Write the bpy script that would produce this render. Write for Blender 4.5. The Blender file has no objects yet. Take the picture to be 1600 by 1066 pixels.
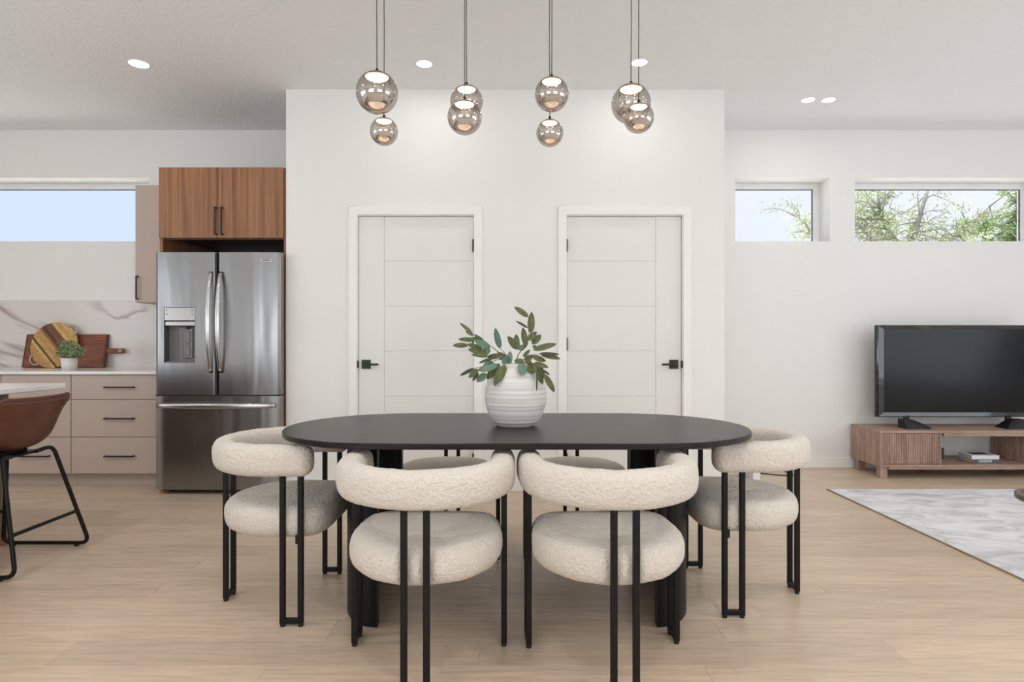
import bpy, bmesh, math, random
import numpy as np
from mathutils import Vector, Matrix, noise

random.seed(7)
rng = np.random.default_rng(7)
PI = math.pi
scene = bpy.context.scene
C = scene.collection

# ------------------------------------------------------------------ camera, world, lights, exposure
H = 3.05                    # ceiling height
EYE = 1.127                 # camera height
cam = bpy.data.cameras.new('camera')
cam.sensor_width = 36.0
cam.lens = 21.6
cam.shift_x = 2 / 1600
cam.shift_y = 3 / 1600
cam.clip_end = 300
cam_ob = bpy.data.objects.new('camera', cam)
cam_ob.location = (0, 0, EYE)
cam_ob.rotation_euler = (PI / 2, 0, 0)
C.objects.link(cam_ob)
scene.camera = cam_ob

scene.view_settings.view_transform = 'Standard'
scene.view_settings.look = 'None'
scene.view_settings.gamma = 1.0
scene.view_settings.use_curve_mapping = False
scene.view_settings.exposure = -0.10
scene.cycles.use_denoising = True
scene.cycles.max_bounces = 10
scene.cycles.diffuse_bounces = 6
scene.cycles.glossy_bounces = 6
scene.cycles.transparent_max_bounces = 24
scene.cycles.sample_clamp_indirect = 6.0
scene.cycles.caustics_reflective = False
scene.cycles.caustics_refractive = False


def lin(c):
    return tuple(((x / 255) / 12.92 if x / 255 <= 0.04045 else ((x / 255 + 0.055) / 1.055) ** 2.4) for x in c)


world = bpy.data.worlds.new('sky')
scene.world = world
world.use_nodes = True
wn, wl = world.node_tree.nodes, world.node_tree.links
wn.clear()
w_out = wn.new('ShaderNodeOutputWorld')
w_bg = wn.new('ShaderNodeBackground')
w_tc = wn.new('ShaderNodeTexCoord')
w_dot = wn.new('ShaderNodeVectorMath')
w_dot.operation = 'DOT_PRODUCT'
w_dot.inputs[1].default_value = Vector((0.75, 0.25, 0.6)).normalized()   # brighter towards a hazy sun on the right
w_ramp = wn.new('ShaderNodeValToRGB')
w_ramp.color_ramp.elements[0].position = 0.0
w_ramp.color_ramp.elements[0].color = (*lin((216, 233, 252)), 1)
w_ramp.color_ramp.elements[1].position = 0.85
w_ramp.color_ramp.elements[1].color = (*lin((246, 250, 255)), 1)
wl.new(w_tc.outputs['Generated'], w_dot.inputs[0])
wl.new(w_dot.outputs['Value'], w_ramp.inputs[0])
wl.new(w_ramp.outputs[0], w_bg.inputs['Color'])
w_bg.inputs['Strength'].default_value = 1.1
wl.new(w_bg.outputs[0], w_out.inputs['Surface'])


def area_light(name, loc, rot, sx, sy, watts, col):
    l = bpy.data.lights.new(name, 'AREA')
    l.shape = 'RECTANGLE'
    l.size, l.size_y = sx, sy
    l.energy = watts
    l.color = col
    o = bpy.data.objects.new(name, l)
    o.location = loc
    o.rotation_euler = rot
    C.objects.link(o)
    return o


# daylight through the windows behind and to the right of the camera
# (tilted upwards to lift the ceiling, as if bounced off sunlit ground)
area_light('daylight_right', (6.10, 0.9, 1.50), (0, PI / 2 + 0.45, 0), 1.9, 4.4, 58, (0.885, 0.945, 1.0))
area_light('daylight_behind_right', (2.6, -3.08, 1.4), (PI / 2 + 0.75, 0, 0), 3.1, 2.0, 60, (0.885, 0.945, 1.0))
area_light('daylight_behind_left', (-2.6, -3.08, 1.4), (PI / 2 + 0.75, 0, 0), 3.1, 2.0, 76, (0.90, 0.95, 1.0))
area_light('fill_left', (-6.10, 0.6, 1.50), (0, -PI / 2 - 0.5, 0), 1.9, 3.6, 44, (0.90, 0.95, 1.0))  # unseen lamp added on the left to brighten the kitchen
sun = bpy.data.lights.new('sun', 'SUN')
sun.energy = 9.0
sun.angle = 0.02
sun.color = (1.0, 0.97, 0.92)
sun_ob = bpy.data.objects.new('sun', sun)
sun_ob.rotation_euler = Vector((0.12, 0.22, 1.0)).to_track_quat('Z', 'Y').to_euler()
C.objects.link(sun_ob)
SPOT_W = 1.7      # lamps near the door wall, dimmed
FILL_W = 9.0  # unseen downlights added to brighten the floor

# ------------------------------------------------------------------ node helpers


def new_mat(name):
    m = bpy.data.materials.new(name)
    m.use_nodes = True
    return m, m.node_tree.nodes, m.node_tree.links, m.node_tree.nodes['Principled BSDF']


def coords(n, l, scale, rand=False):
    tc = n.new('ShaderNodeTexCoord')
    mp = n.new('ShaderNodeMapping')
    mp.inputs['Scale'].default_value = scale
    src = tc.outputs['Object']
    if rand:
        oi = n.new('ShaderNodeObjectInfo')
        mul = n.new('ShaderNodeMath')
        mul.operation = 'MULTIPLY'
        mul.inputs[1].default_value = 37.0
        l.new(oi.outputs['Random'], mul.inputs[0])
        add = n.new('ShaderNodeVectorMath')
        add.operation = 'ADD'
        l.new(src, add.inputs[0])
        l.new(mul.outputs[0], add.inputs[1])
        src = add.outputs[0]
    l.new(src, mp.inputs['Vector'])
    return mp.outputs['Vector']


def tex_noise(n, l, vec, scale=1.0, detail=4.0, rough=0.55, dist=0.0):
    t = n.new('ShaderNodeTexNoise')
    t.inputs['Scale'].default_value = scale
    t.inputs['Detail'].default_value = detail
    t.inputs['Roughness'].default_value = rough
    t.inputs['Distortion'].default_value = dist
    l.new(vec, t.inputs['Vector'])
    return t.outputs['Fac']


def ramp(n, l, fac, stops):
    r = n.new('ShaderNodeValToRGB')
    e = r.color_ramp.elements
    while len(e) < len(stops):
        e.new(0.5)
    for el, (p, c) in zip(e, stops):
        el.position = p
        el.color = (*lin(c), 1)
    l.new(fac, r.inputs[0])
    return r.outputs[0]


def mixc(n, l, fac, a, b, mode='MIX'):
    m = n.new('ShaderNodeMix')
    m.data_type = 'RGBA'
    m.blend_type = mode
    for sock, val in ((m.inputs['Factor'], fac), (m.inputs['A'], a), (m.inputs['B'], b)):
        if isinstance(val, (int, float)):
            sock.default_value = val
        elif isinstance(val, tuple):
            sock.default_value = (*val, 1) if len(val) == 3 else val
        else:
            l.new(val, sock)
    return m.outputs['Result']


def bump(n, l, bs, height, strength=0.3, dist=0.002):
    b = n.new('ShaderNodeBump')
    b.inputs['Strength'].default_value = strength
    b.inputs['Distance'].default_value = dist
    l.new(height, b.inputs['Height'])
    l.new(b.outputs[0], bs.inputs['Normal'])


def plain(name, col, rough=0.5, metal=0.0, spec=0.5, var=0.0, vscale=8.0, bmp=0.0, bscale=60.0, bdist=0.002, coat=0.0, stretch=(1, 1, 1)):
    m, n, l, bs = new_mat(name)
    bs.inputs['Base Color'].default_value = (*lin(col), 1)
    bs.inputs['Roughness'].default_value = rough
    bs.inputs['Metallic'].default_value = metal
    bs.inputs['Specular IOR Level'].default_value = spec
    bs.inputs['Coat Weight'].default_value = coat
    bs.inputs['Coat Roughness'].default_value = 0.08
    if var > 0:
        v = coords(n, l, stretch)
        f = tex_noise(n, l, v, vscale, 5)
        lo = tuple(max(0, c * (1 - var)) for c in col)
        hi = tuple(min(255, c * (1 + var)) for c in col)
        l.new(ramp(n, l, f, [(0.3, lo), (0.7, hi)]), bs.inputs['Base Color'])
    if bmp > 0:
        v2 = coords(n, l, stretch)
        bump(n, l, bs, tex_noise(n, l, v2, bscale, 4), bmp, bdist)
    return m


def wood(name, stops, grain, rough=0.45, rand=True, fine=6.0, bstr=0.15, tone=0.0, dist=0.6, fine_dark=205):
    """grain: mapping scale, small along the fibres"""
    m, n, l, bs = new_mat(name)
    v = coords(n, l, grain, rand)
    f1 = tex_noise(n, l, v, 1.0, 6, 0.6, dist)
    col = ramp(n, l, f1, stops)
    v2 = coords(n, l, tuple(g * fine for g in grain), rand)
    f2 = tex_noise(n, l, v2, 1.0, 3, 0.6)
    g0 = fine_dark
    dark = ramp(n, l, f2, [(0.3, (g0, g0, g0)), (0.62, (255, 255, 255))])
    col = mixc(n, l, 1.0, col, dark, 'MULTIPLY')
    if tone > 0:
        oi = n.new('ShaderNodeObjectInfo')
        g = int(255 * (1 - tone))
        t = ramp(n, l, oi.outputs['Random'], [(0.0, (g, g, g)), (1.0, (255, 255, 255))])
        col = mixc(n, l, 1.0, col, t, 'MULTIPLY')
    l.new(col, bs.inputs['Base Color'])
    bs.inputs['Roughness'].default_value = rough
    bump(n, l, bs, f2, bstr, 0.001)
    return m


M = {}
M['wall'] = plain('wall_paint', (237, 236, 233), 0.75, spec=0.25, bmp=0.25, bscale=70, bdist=0.0025)
M['ceiling'] = plain('ceiling_texture', (241, 243, 244), 0.85, spec=0.2, bmp=0.8, bscale=32, bdist=0.009)
M['trim'] = plain('white_trim_paint', (242, 241, 238), 0.4, spec=0.4)
M['door'] = plain('white_door_paint', (232, 231, 227), 0.45, spec=0.4)
M['frame'] = plain('white_vinyl', (240, 240, 240), 0.35)
M['dark_line'] = plain('dark_gasket', (40, 45, 52), 0.6)
M['black'] = plain('black_powder_coat', (20, 19, 19), 0.45, spec=0.25)
M['black_matte'] = plain('matte_black_hardware', (22, 21, 21), 0.4)
M['beige'] = plain('beige_lacquer', (190, 172, 160), 0.42, spec=0.4)
M['beige_in'] = plain('beige_carcass', (120, 106, 97), 0.55)
M['quartz'] = plain('white_quartz', (235, 231, 227), 0.2, var=0.03, vscale=3)
M['walnut'] = wood('striped_walnut', [(0.25, (104, 64, 38)), (0.42, (142, 94, 58)), (0.55, (164, 114, 74)), (0.7, (128, 82, 48))],
                   (34, 34, 0.5), 0.45, True, 3.0, 0.1, dist=0.25)
M['walnut_dark'] = wood('walnut_inside', [(0.3, (88, 60, 45)), (0.7, (118, 84, 64))], (30, 30, 0.6), 0.5, False)
M['stand_wood'] = wood('ash_walnut', [(0.3, (158, 128, 112)), (0.5, (180, 149, 131)), (0.7, (194, 165, 147))], (2.0, 26, 26), 0.5, True)
M['stand_wood_v'] = wood('ash_walnut_upright', [(0.3, (146, 118, 102)), (0.5, (176, 145, 127)), (0.7, (194, 164, 146))], (26, 26, 2.0), 0.5, True)
M['floor'] = wood('oak_plank', [(0.2, (198, 173, 147)), (0.42, (217, 194, 169)), (0.6, (222, 200, 175)), (0.8, (211, 187, 161))],
                  (0.9, 11, 11), 0.36, True, 5.0, 0.12, tone=0.06, dist=0.9, fine_dark=232)
M['sub_floor'] = plain('sub_floor', (120, 98, 78), 0.8)
M['table'] = wood('black_stained_oak', [(0.3, (32, 27, 26)), (0.5, (38, 32, 31)), (0.7, (46, 39, 37))], (2.2, 60, 60), 0.32, False, 2.0, 0.2)
M['table'].node_tree.nodes['Principled BSDF'].inputs['Specular IOR Level'].default_value = 0.27
M['table'].node_tree.nodes['Principled BSDF'].inputs['Specular Tint'].default_value = (1.0, 0.9, 0.87, 1)
M['pedestal'] = plain('black_pedestal', (20, 20, 22), 0.45, spec=0.25)
M['ceramic'] = plain('matte_white_ceramic', (214, 211, 207), 0.75, spec=0.3, var=0.05, vscale=3, stretch=(1, 1, 26), bmp=0.25, bscale=6, bdist=0.004)
M['pot'] = plain('white_pot', (228, 224, 222), 0.5)
M['stem'] = plain('brown_stem', (96, 76, 60), 0.6)
M['leaf'] = plain('olive_leaf', (80, 87, 46), 0.5, var=0.22, vscale=2.5)
M['leaf_blue'] = plain('blue_green_leaf', (98, 126, 106), 0.55, var=0.12, vscale=2.5)
M['leaf_dark'] = plain('dark_leaf', (52, 60, 38), 0.5, var=0.15, vscale=2.5)
M['herb'] = plain('small_herb_leaves', (128, 146, 104), 0.55, var=0.35, vscale=60)
M['leather'] = plain('brown_leather', (88, 50, 37), 0.38, spec=0.5, var=0.16, vscale=9, bmp=0.25, bscale=160, bdist=0.001)
M['stitch'] = plain('leather_piping', (84, 45, 32), 0.5)
M['island'] = wood('taupe_oak', [(0.3, (122, 103, 84)), (0.7, (158, 138, 116))], (20, 20, 1.0), 0.5, False)
M['steel_plain'] = plain('polished_steel', (190, 188, 186), 0.22, 1.0)
M['steel_dark'] = plain('grey_plastic', (112, 110, 107), 0.4)
M['fridge_side'] = plain('grey_fridge_case', (120, 119, 117), 0.45, 0.5)
M['rubber'] = plain('black_rubber', (16, 16, 16), 0.6)
M['copper'] = plain('copper_cap', (176, 130, 104), 0.28, 1.0)
M['cord'] = plain('grey_cord', (74, 70, 66), 0.5)
M['tv_plastic'] = plain('black_tv_plastic', (20, 20, 22), 0.35)
M['tv_bezel'] = plain('glossy_bezel', (36, 36, 38), 0.06, spec=0.6, coat=0.3)
M['tv_screen'] = plain('dark_screen', (7, 7, 8), 0.2, spec=0.3)
M['paper'] = plain('book_pages', (205, 190, 172), 0.8, var=0.08, vscale=4, stretch=(1, 1, 120))
M['book_white'] = plain('white_book_cover', (225, 227, 230), 0.4)
M['book_grey'] = plain('grey_book_cover', (88, 92, 98), 0.45)
M['ink_white'] = plain('white_ink', (240, 240, 240), 0.6)
M['ink_dark'] = plain('dark_ink', (50, 48, 46), 0.6)
M['ink_grey'] = plain('grey_ink', (176, 178, 182), 0.6)
M['tray_wood'] = wood('dark_tray_wood', [(0.3, (84, 72, 68)), (0.7, (112, 99, 94))], (4, 40, 40), 0.35, False)
M['acacia'] = wood('acacia_board', [(0.3, (92, 46, 28)), (0.5, (134, 74, 44)), (0.75, (156, 92, 56))], (2.5, 30, 30), 0.45, False)
M['edge_wood'] = plain('dark_board_edge', (80, 46, 32), 0.5)
M['bark'] = plain('grey_bark', (150, 146, 140), 0.9)
M['oak_leaves'] = plain('pale_oak_leaves', (178, 186, 142), 0.7, spec=0.1, var=0.25, vscale=1.4)
M['pine_leaves'] = plain('mid_green_leaves', (130, 150, 98), 0.7, spec=0.1, var=0.35, vscale=1.8)
M['bounce_ground'] = plain('pale_bounce_ground', (222, 219, 210), 0.9, var=0.2, vscale=2)  # unseen ground, made pale to bounce light up into the window reveals
M['binding'] = plain('rug_binding', (150, 134, 118), 0.9)
M['white_lacquer'] = plain('white_lacquer', (238, 238, 238), 0.4)

STAVE = {'light': (222, 184, 112), 'tan': (198, 152, 88), 'gold': (210, 164, 84), 'brown': (126, 80, 48), 'dark': (88, 52, 34), 'mid': (158, 108, 62)}
for k_, c_ in STAVE.items():
    M['stave_' + k_] = wood('stave_' + k_, [(0.3, tuple(int(x * 0.88) for x in c_)), (0.7, tuple(min(255, int(x * 1.06)) for x in c_))],
                            (24, 24, 24), 0.45, True, 3.0)


def boucle():
    m, n, l, bs = new_mat('cream_boucle')
    v = coords(n, l, (1, 1, 1))
    f = tex_noise(n, l, v, 210, 3)
    l.new(ramp(n, l, f, [(0.25, (216, 206, 194)), (0.7, (238, 230, 219))]), bs.inputs['Base Color'])
    bs.inputs['Roughness'].default_value = 0.95
    bs.inputs['Specular IOR Level'].default_value = 0.1
    bs.inputs['Sheen Weight'].default_value = 0.25
    bs.inputs['Sheen Roughness'].default_value = 0.5
    vo = n.new('ShaderNodeTexVoronoi')
    vo.inputs['Scale'].default_value = 95
    vo.feature = 'SMOOTH_F1'
    l.new(v, vo.inputs['Vector'])
    ma = n.new('ShaderNodeMath')
    ma.operation = 'SUBTRACT'
    l.new(f, ma.inputs[0])
    l.new(vo.outputs['Distance'], ma.inputs[1])
    bump(n, l, bs, ma.outputs[0], 0.8, 0.009)
    return m


M['boucle'] = boucle()


def marble():
    m, n, l, bs = new_mat('veined_marble')
    tc = n.new('ShaderNodeTexCoord')
    mp = n.new('ShaderNodeMapping')
    mp.inputs['Location'].default_value = (0.35, 0, 0.12)
    mp.inputs['Rotation'].default_value = (0, 0.6, 0)
    mp.inputs['Scale'].default_value = (1.05, 1, 1.9)
    l.new(tc.outputs['Object'], mp.inputs['Vector'])
    f = tex_noise(n, l, mp.outputs['Vector'], 0.62, 4, 0.46, 0.7)
    sub = n.new('ShaderNodeMath'); sub.operation = 'SUBTRACT'; sub.inputs[1].default_value = 0.5
    ab = n.new('ShaderNodeMath'); ab.operation = 'ABSOLUTE'
    l.new(f, sub.inputs[0]); l.new(sub.outputs[0], ab.inputs[0])
    base = (220, 213, 209)
    c1 = ramp(n, l, ab.outputs[0], [(0.0, (166, 151, 142)), (0.006, (190, 178, 171)), (0.022, base)])
    f2 = tex_noise(n, l, mp.outputs['Vector'], 1.6, 2)
    c2 = ramp(n, l, f2, [(0.36, (0, 0, 0)), (0.5, (255, 255, 255))])
    col = mixc(n, l, c2, lin(base), c1)
    l.new(col, bs.inputs['Base Color'])
    bs.inputs['Roughness'].default_value = 0.22
    return m


M['marble'] = marble()


def steel():
    m, n, l, bs = new_mat('brushed_stainless')
    bs.inputs['Base Color'].default_value = (*lin((148, 147, 146)), 1)
    bs.inputs['Metallic'].default_value = 1.0
    bs.inputs['Roughness'].default_value = 0.24
    bs.inputs['Anisotropic'].default_value = 0.4
    v = coords(n, l, (5.0, 1.0, 0.7))
    bump(n, l, bs, tex_noise(n, l, v, 1.0, 2, 0.4, 0.4), 0.5, 0.02)
    return m


M['steel'] = steel()


def rug_mat():
    m, n, l, bs = new_mat('distressed_rug')
    v = coords(n, l, (1.6, 3.4, 1))
    f = tex_noise(n, l, v, 2.2, 8, 0.7, 0.8)
    c = ramp(n, l, f, [(0.32, (196, 191, 188)), (0.46, (224, 223, 225)), (0.55, (240, 240, 242)), (0.75, (246, 246, 248))])
    v2 = coords(n, l, (1, 1, 1))
    f2 = tex_noise(n, l, v2, 260, 2)
    d = ramp(n, l, f2, [(0.2, (232, 232, 232)), (0.7, (255, 255, 255))])
    l.new(mixc(n, l, 1.0, c, d, 'MULTIPLY'), bs.inputs['Base Color'])
    bs.inputs['Roughness'].default_value = 0.95
    bs.inputs['Specular IOR Level'].default_value = 0.1
    bump(n, l, bs, f2, 0.6, 0.004)
    return m


M['rug'] = rug_mat()


def pane_mat():
    m, n, l, bs = new_mat('clear_glass')
    n.remove(bs)
    out = n['Material Output']
    tr = n.new('ShaderNodeBsdfTransparent')
    tr.inputs[0].default_value = (0.985, 0.99, 0.995, 1)
    gl = n.new('ShaderNodeBsdfGlossy')
    gl.inputs['Roughness'].default_value = 0.02
    mx = n.new('ShaderNodeMixShader')
    fr = n.new('ShaderNodeFresnel')
    fr.inputs[0].default_value = 1.08
    l.new(fr.outputs[0], mx.inputs[0])
    l.new(tr.outputs[0], mx.inputs[1])
    l.new(gl.outputs[0], mx.inputs[2])
    l.new(mx.outputs[0], out.inputs['Surface'])
    return m


M['pane'] = pane_mat()


def globe_mat():
    """clear smoked glass at the top fading to mirror at the bottom"""
    m, n, l, bs = new_mat('mirrored_glass')
    n.remove(bs)
    out = n['Material Output']
    tc = n.new('ShaderNodeTexCoord')
    sp = n.new('ShaderNodeSeparateXYZ')
    l.new(tc.outputs['Generated'], sp.inputs[0])
    mr = n.new('ShaderNodeMapRange')
    mr.inputs['From Min'].default_value = 0.86
    mr.inputs['From Max'].default_value = 0.30
    mr.inputs['To Min'].default_value = 0.14
    mr.inputs['To Max'].default_value = 0.62
    l.new(sp.outputs['Z'], mr.inputs['Value'])
    lw = n.new('ShaderNodeLayerWeight')
    lw.inputs['Blend'].default_value = 0.2
    mxm = n.new('ShaderNodeMath'); mxm.operation = 'MAXIMUM'
    l.new(mr.outputs[0], mxm.inputs[0]); l.new(lw.outputs['Facing'], mxm.inputs[1])
    tr = n.new('ShaderNodeBsdfTransparent')
    tr.inputs[0].default_value = (0.74, 0.70, 0.67, 1)
    gl = n.new('ShaderNodeBsdfGlossy')
    gl.inputs['Color'].default_value = (0.62, 0.575, 0.545, 1)
    gl.inputs['Roughness'].default_value = 0.015
    mx = n.new('ShaderNodeMixShader')
    l.new(mxm.outputs[0], mx.inputs[0])
    l.new(tr.outputs[0], mx.inputs[1])
    l.new(gl.outputs[0], mx.inputs[2])
    l.new(mx.outputs[0], out.inputs['Surface'])
    return m


M['globe'] = globe_mat()


def glow(name, col, strength, sparkle=False):
    m, n, l, bs = new_mat(name)
    bs.inputs['Base Color'].default_value = (*lin(col), 1)
    bs.inputs['Emission Color'].default_value = (*lin(col), 1)
    bs.inputs['Emission Strength'].default_value = strength
    if sparkle:
        v = coords(n, l, (1, 1, 1))
        vo = n.new('ShaderNodeTexVoronoi')
        vo.inputs['Scale'].default_value = 130
        l.new(v, vo.inputs['Vector'])
        c = ramp(n, l, vo.outputs['Distance'], [(0.0, (255, 250, 240)), (0.45, (255, 232, 205)), (0.8, (225, 175, 130))])
        l.new(c, bs.inputs['Emission Color'])
    return m


M['lens'] = glow('downlight_lens', (255, 252, 246), 9.0)
M['led'] = glow('crystal_led', (255, 240, 220), 9.0, True)

# ------------------------------------------------------------------ mesh helpers


class MB:
    def __init__(self):
        self.v, self.f, self.s = [], [], []

    def add(self, verts, faces, smooth=False, mtx=None):
        o = len(self.v)
        if mtx is not None:
            verts = [mtx @ Vector(p) for p in verts]
        self.v += [tuple(p) for p in verts]
        self.f += [tuple(i + o for i in q) for q in faces]
        self.s += [smooth] * len(faces)
        return self

    def box(self, x0, x1, y0, y1, z0, z1, b=0.0, seg=1, mtx=None):
        if b <= 0:
            vs = [(x, y, z) for x in (x0, x1) for y in (y0, y1) for z in (z0, z1)]
            fs = [(0, 1, 3, 2), (4, 6, 7, 5), (0, 4, 5, 1), (2, 3, 7, 6), (0, 2, 6, 4), (1, 5, 7, 3)]
            return self.add(vs, fs, False, mtx)
        bm = bmesh.new()
        bmesh.ops.create_cube(bm, size=1)
        for v in bm.verts:
            v.co = Vector(((x0 + x1) / 2 + v.co.x * (x1 - x0), (y0 + y1) / 2 + v.co.y * (y1 - y0), (z0 + z1) / 2 + v.co.z * (z1 - z0)))
        bmesh.ops.bevel(bm, geom=bm.edges[:], offset=b, segments=seg, profile=0.5, affect='EDGES')
        bm.verts.index_update()
        vs = [v.co.copy() for v in bm.verts]
        fs = [[v.index for v in f.verts] for f in bm.faces]
        bm.free()
        return self.add(vs, fs, seg > 1, mtx)

    def lathe(self, prof, n=32, c=(0, 0, 0), smooth=True, mtx=None):
        vs, fs = [], []
        idx = []
        for r, z in prof:
            if r < 1e-6:
                idx.append([len(vs)])
                vs.append((c[0], c[1], c[2] + z))
            else:
                idx.append(list(range(len(vs), len(vs) + n)))
                vs += [(c[0] + r * math.cos(2 * PI * i / n), c[1] + r * math.sin(2 * PI * i / n), c[2] + z) for i in range(n)]
        for a, b in zip(idx[:-1], idx[1:]):
            for i in range(n):
                j = (i + 1) % n
                if len(a) == 1 and len(b) == 1:
                    continue
                if len(a) == 1:
                    fs.append((a[0], b[j], b[i]))
                elif len(b) == 1:
                    fs.append((a[i], a[j], b[0]))
                else:
                    fs.append((a[i], a[j], b[j], b[i]))
        return self.add(vs, fs, smooth, mtx)

    def sweep(self, path, sect, up=(0, 0, 1), smooth=True, caps=True, scales=None, mtx=None):
        path = [Vector(p) for p in path]
        n, k = len(path), len(sect)
        vs, fs = [], []
        side = None
        for i, p in enumerate(path):
            t = (path[min(i + 1, n - 1)] - path[max(i - 1, 0)]).normalized()
            if side is None:
                u = Vector(up)
                if abs(u.dot(t)) > 0.95:
                    u = Vector((1, 0, 0)) if abs(t.x) < 0.9 else Vector((0, 1, 0))
                side = t.cross(u).normalized()
            else:
                side = (side - t * side.dot(t)).normalized()
            upv = side.cross(t)
            s = 1.0 if scales is None else scales[i]
            vs += [p + side * (a * s) + upv * (b * s) for a, b in sect]
        for i in range(n - 1):
            for j in range(k):
                q = (j + 1) % k
                fs.append((i * k + j, i * k + q, (i + 1) * k + q, (i + 1) * k + j))
        if caps:
            fs.append(tuple(range(k - 1, -1, -1)))
            fs.append(tuple(range((n - 1) * k, n * k)))
        return self.add(vs, fs, smooth, mtx)

    def tube(self, path, r, seg=10, **kw):
        return self.sweep(path, [(r * math.cos(2 * PI * i / seg), r * math.sin(2 * PI * i / seg)) for i in range(seg)], **kw)

    def slab(self, xs, zs, holes, y0, y1):
        """wall in the XZ plane from y0 (front) to y1 with rectangular through holes, given as cell indices"""
        nx, nz = len(xs) - 1, len(zs) - 1
        solid = [[(i, j) not in holes for j in range(nz)] for i in range(nx)]

        def s(i, j):
            return 0 <= i < nx and 0 <= j < nz and solid[i][j]
        vs, fs = [], []

        def quad(a, b, c, d):
            o = len(vs)
            vs.extend((a, b, c, d))
            fs.append((o, o + 1, o + 2, o + 3))
        for i in range(nx):
            for j in range(nz):
                if not s(i, j):
                    continue
                x0, x1, z0, z1 = xs[i], xs[i + 1], zs[j], zs[j + 1]
                quad((x0, y0, z0), (x1, y0, z0), (x1, y0, z1), (x0, y0, z1))
                quad((x1, y1, z0), (x0, y1, z0), (x0, y1, z1), (x1, y1, z1))
                if not s(i - 1, j):
                    quad((x0, y1, z0), (x0, y0, z0), (x0, y0, z1), (x0, y1, z1))
                if not s(i + 1, j):
                    quad((x1, y0, z0), (x1, y1, z0), (x1, y1, z1), (x1, y0, z1))
                if not s(i, j - 1):
                    quad((x0, y1, z0), (x1, y1, z0), (x1, y0, z0), (x0, y0, z0))
                if not s(i, j + 1):
                    quad((x0, y0, z1), (x1, y0, z1), (x1, y1, z1), (x0, y1, z1))
        return self.add(vs, fs)

    def mesh(self, name, mat, off=(0, 0, 0)):
        me = bpy.data.meshes.new(name)
        ox, oy, oz = off
        me.from_pydata([(x - ox, y - oy, z - oz) for x, y, z in self.v], [], self.f)
        me.polygons.foreach_set('use_smooth', self.s)
        bm = bmesh.new()
        bm.from_mesh(me)
        bmesh.ops.remove_doubles(bm, verts=bm.verts, dist=1e-6)
        bmesh.ops.recalc_face_normals(bm, faces=bm.faces)
        bm.to_mesh(me)
        bm.free()
        me.materials.append(mat)
        return me


def wpos(o):
    p = Vector((0, 0, 0))
    while o is not None:
        p += o.location
        o = o.parent
    return p


def tag(o, label=None, cat=None, group=None, kind=None):
    for k, v in (('label', label), ('category', cat), ('group', group), ('kind', kind)):
        if v:
            o[k] = v
    return o


def thing(name, loc, label=None, cat=None, group=None, kind=None, rz=0):
    o = bpy.data.objects.new(name, None)
    o.location = loc
    o.rotation_euler = (0, 0, rz)
    o.empty_display_size = 0.1
    C.objects.link(o)
    return tag(o, label, cat, group, kind)


def part(name, mb, mat, parent=None, origin=None, label=None, kind=None):
    """mb in world coordinates (unrotated things); origin = where the object's own origin goes"""
    pw = wpos(parent) if parent else Vector((0, 0, 0))
    org = Vector(origin) if origin is not None else pw
    o = bpy.data.objects.new(name, mb.mesh(name, mat, org))
    o.location = org - pw
    o.parent = parent
    C.objects.link(o)
    return tag(o, label, None, None, kind)


def solo(name, mb, mat, origin, label, cat, group=None, kind=None):
    o = part(name, mb, mat, None, origin)
    return tag(o, label, cat, group, kind)


def children(o):
    return [c for c in bpy.data.objects if c.parent is o]


def copy_tree(o, parent=None):
    c = o.copy()
    C.objects.link(c)
    if parent is not None:
        c.parent = parent
    for ch in children(o):
        copy_tree(ch, c)
    return c


def text_part(name, body, size, loc, mat, parent, extrude=0.0006, sx=1.0):
    cu = bpy.data.curves.new(name, 'FONT')
    cu.body = body
    cu.size = size
    cu.align_x = 'CENTER'
    cu.align_y = 'CENTER'
    cu.extrude = extrude
    cu.offset = size * 0.02
    tmp = bpy.data.objects.new(name + '_text', cu)
    C.objects.link(tmp)
    dg = bpy.context.evaluated_depsgraph_get()
    me = bpy.data.meshes.new_from_object(tmp.evaluated_get(dg))
    bpy.data.objects.remove(tmp)
    me.transform(Matrix.Rotation(PI / 2, 4, 'X') @ Matrix.Diagonal((sx, 1, 1, 1)))
    me.materials.clear()
    me.materials.append(mat)
    o = bpy.data.objects.new(name, me)
    o.parent = parent
    o.location = Vector(loc) - wpos(parent)
    C.objects.link(o)
    return o


def arc(c, r, a0, a1, n, plane='xy'):
    out = []
    for i in range(n + 1):
        a = a0 + (a1 - a0) * i / n
        x, y = r * math.cos(a), r * math.sin(a)
        out.append((c[0] + x, c[1] + y, c[2]) if plane == 'xy' else (c[0] + x, c[1], c[2] + y))
    return out


def fillet(pts, r, n=6):
    """polyline with rounded corners"""
    pts = [Vector(p) for p in pts]
    out = [pts[0]]
    for a, b, c in zip(pts[:-2], pts[1:-1], pts[2:]):
        d1, d2 = (a - b), (c - b)
        rr = min(r, d1.length * 0.49, d2.length * 0.49)
        p, q = b + d1.normalized() * rr, b + d2.normalized() * rr
        for i in range(n + 1):
            t = i / n
            out.append(p * (1 - t) ** 2 + b * 2 * t * (1 - t) + q * t ** 2)
    out.append(pts[-1])
    return out


# ------------------------------------------------------------------ room shell
YB = 4.663       # face of the middle wall with the doors
YR = 5.55        # face of the rear walls
YG = 5.75        # plane of the window frames
XL, XR, YF = -6.0, 6.0, -3.0
BX0, BX1 = -1.705, 1.622

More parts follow.
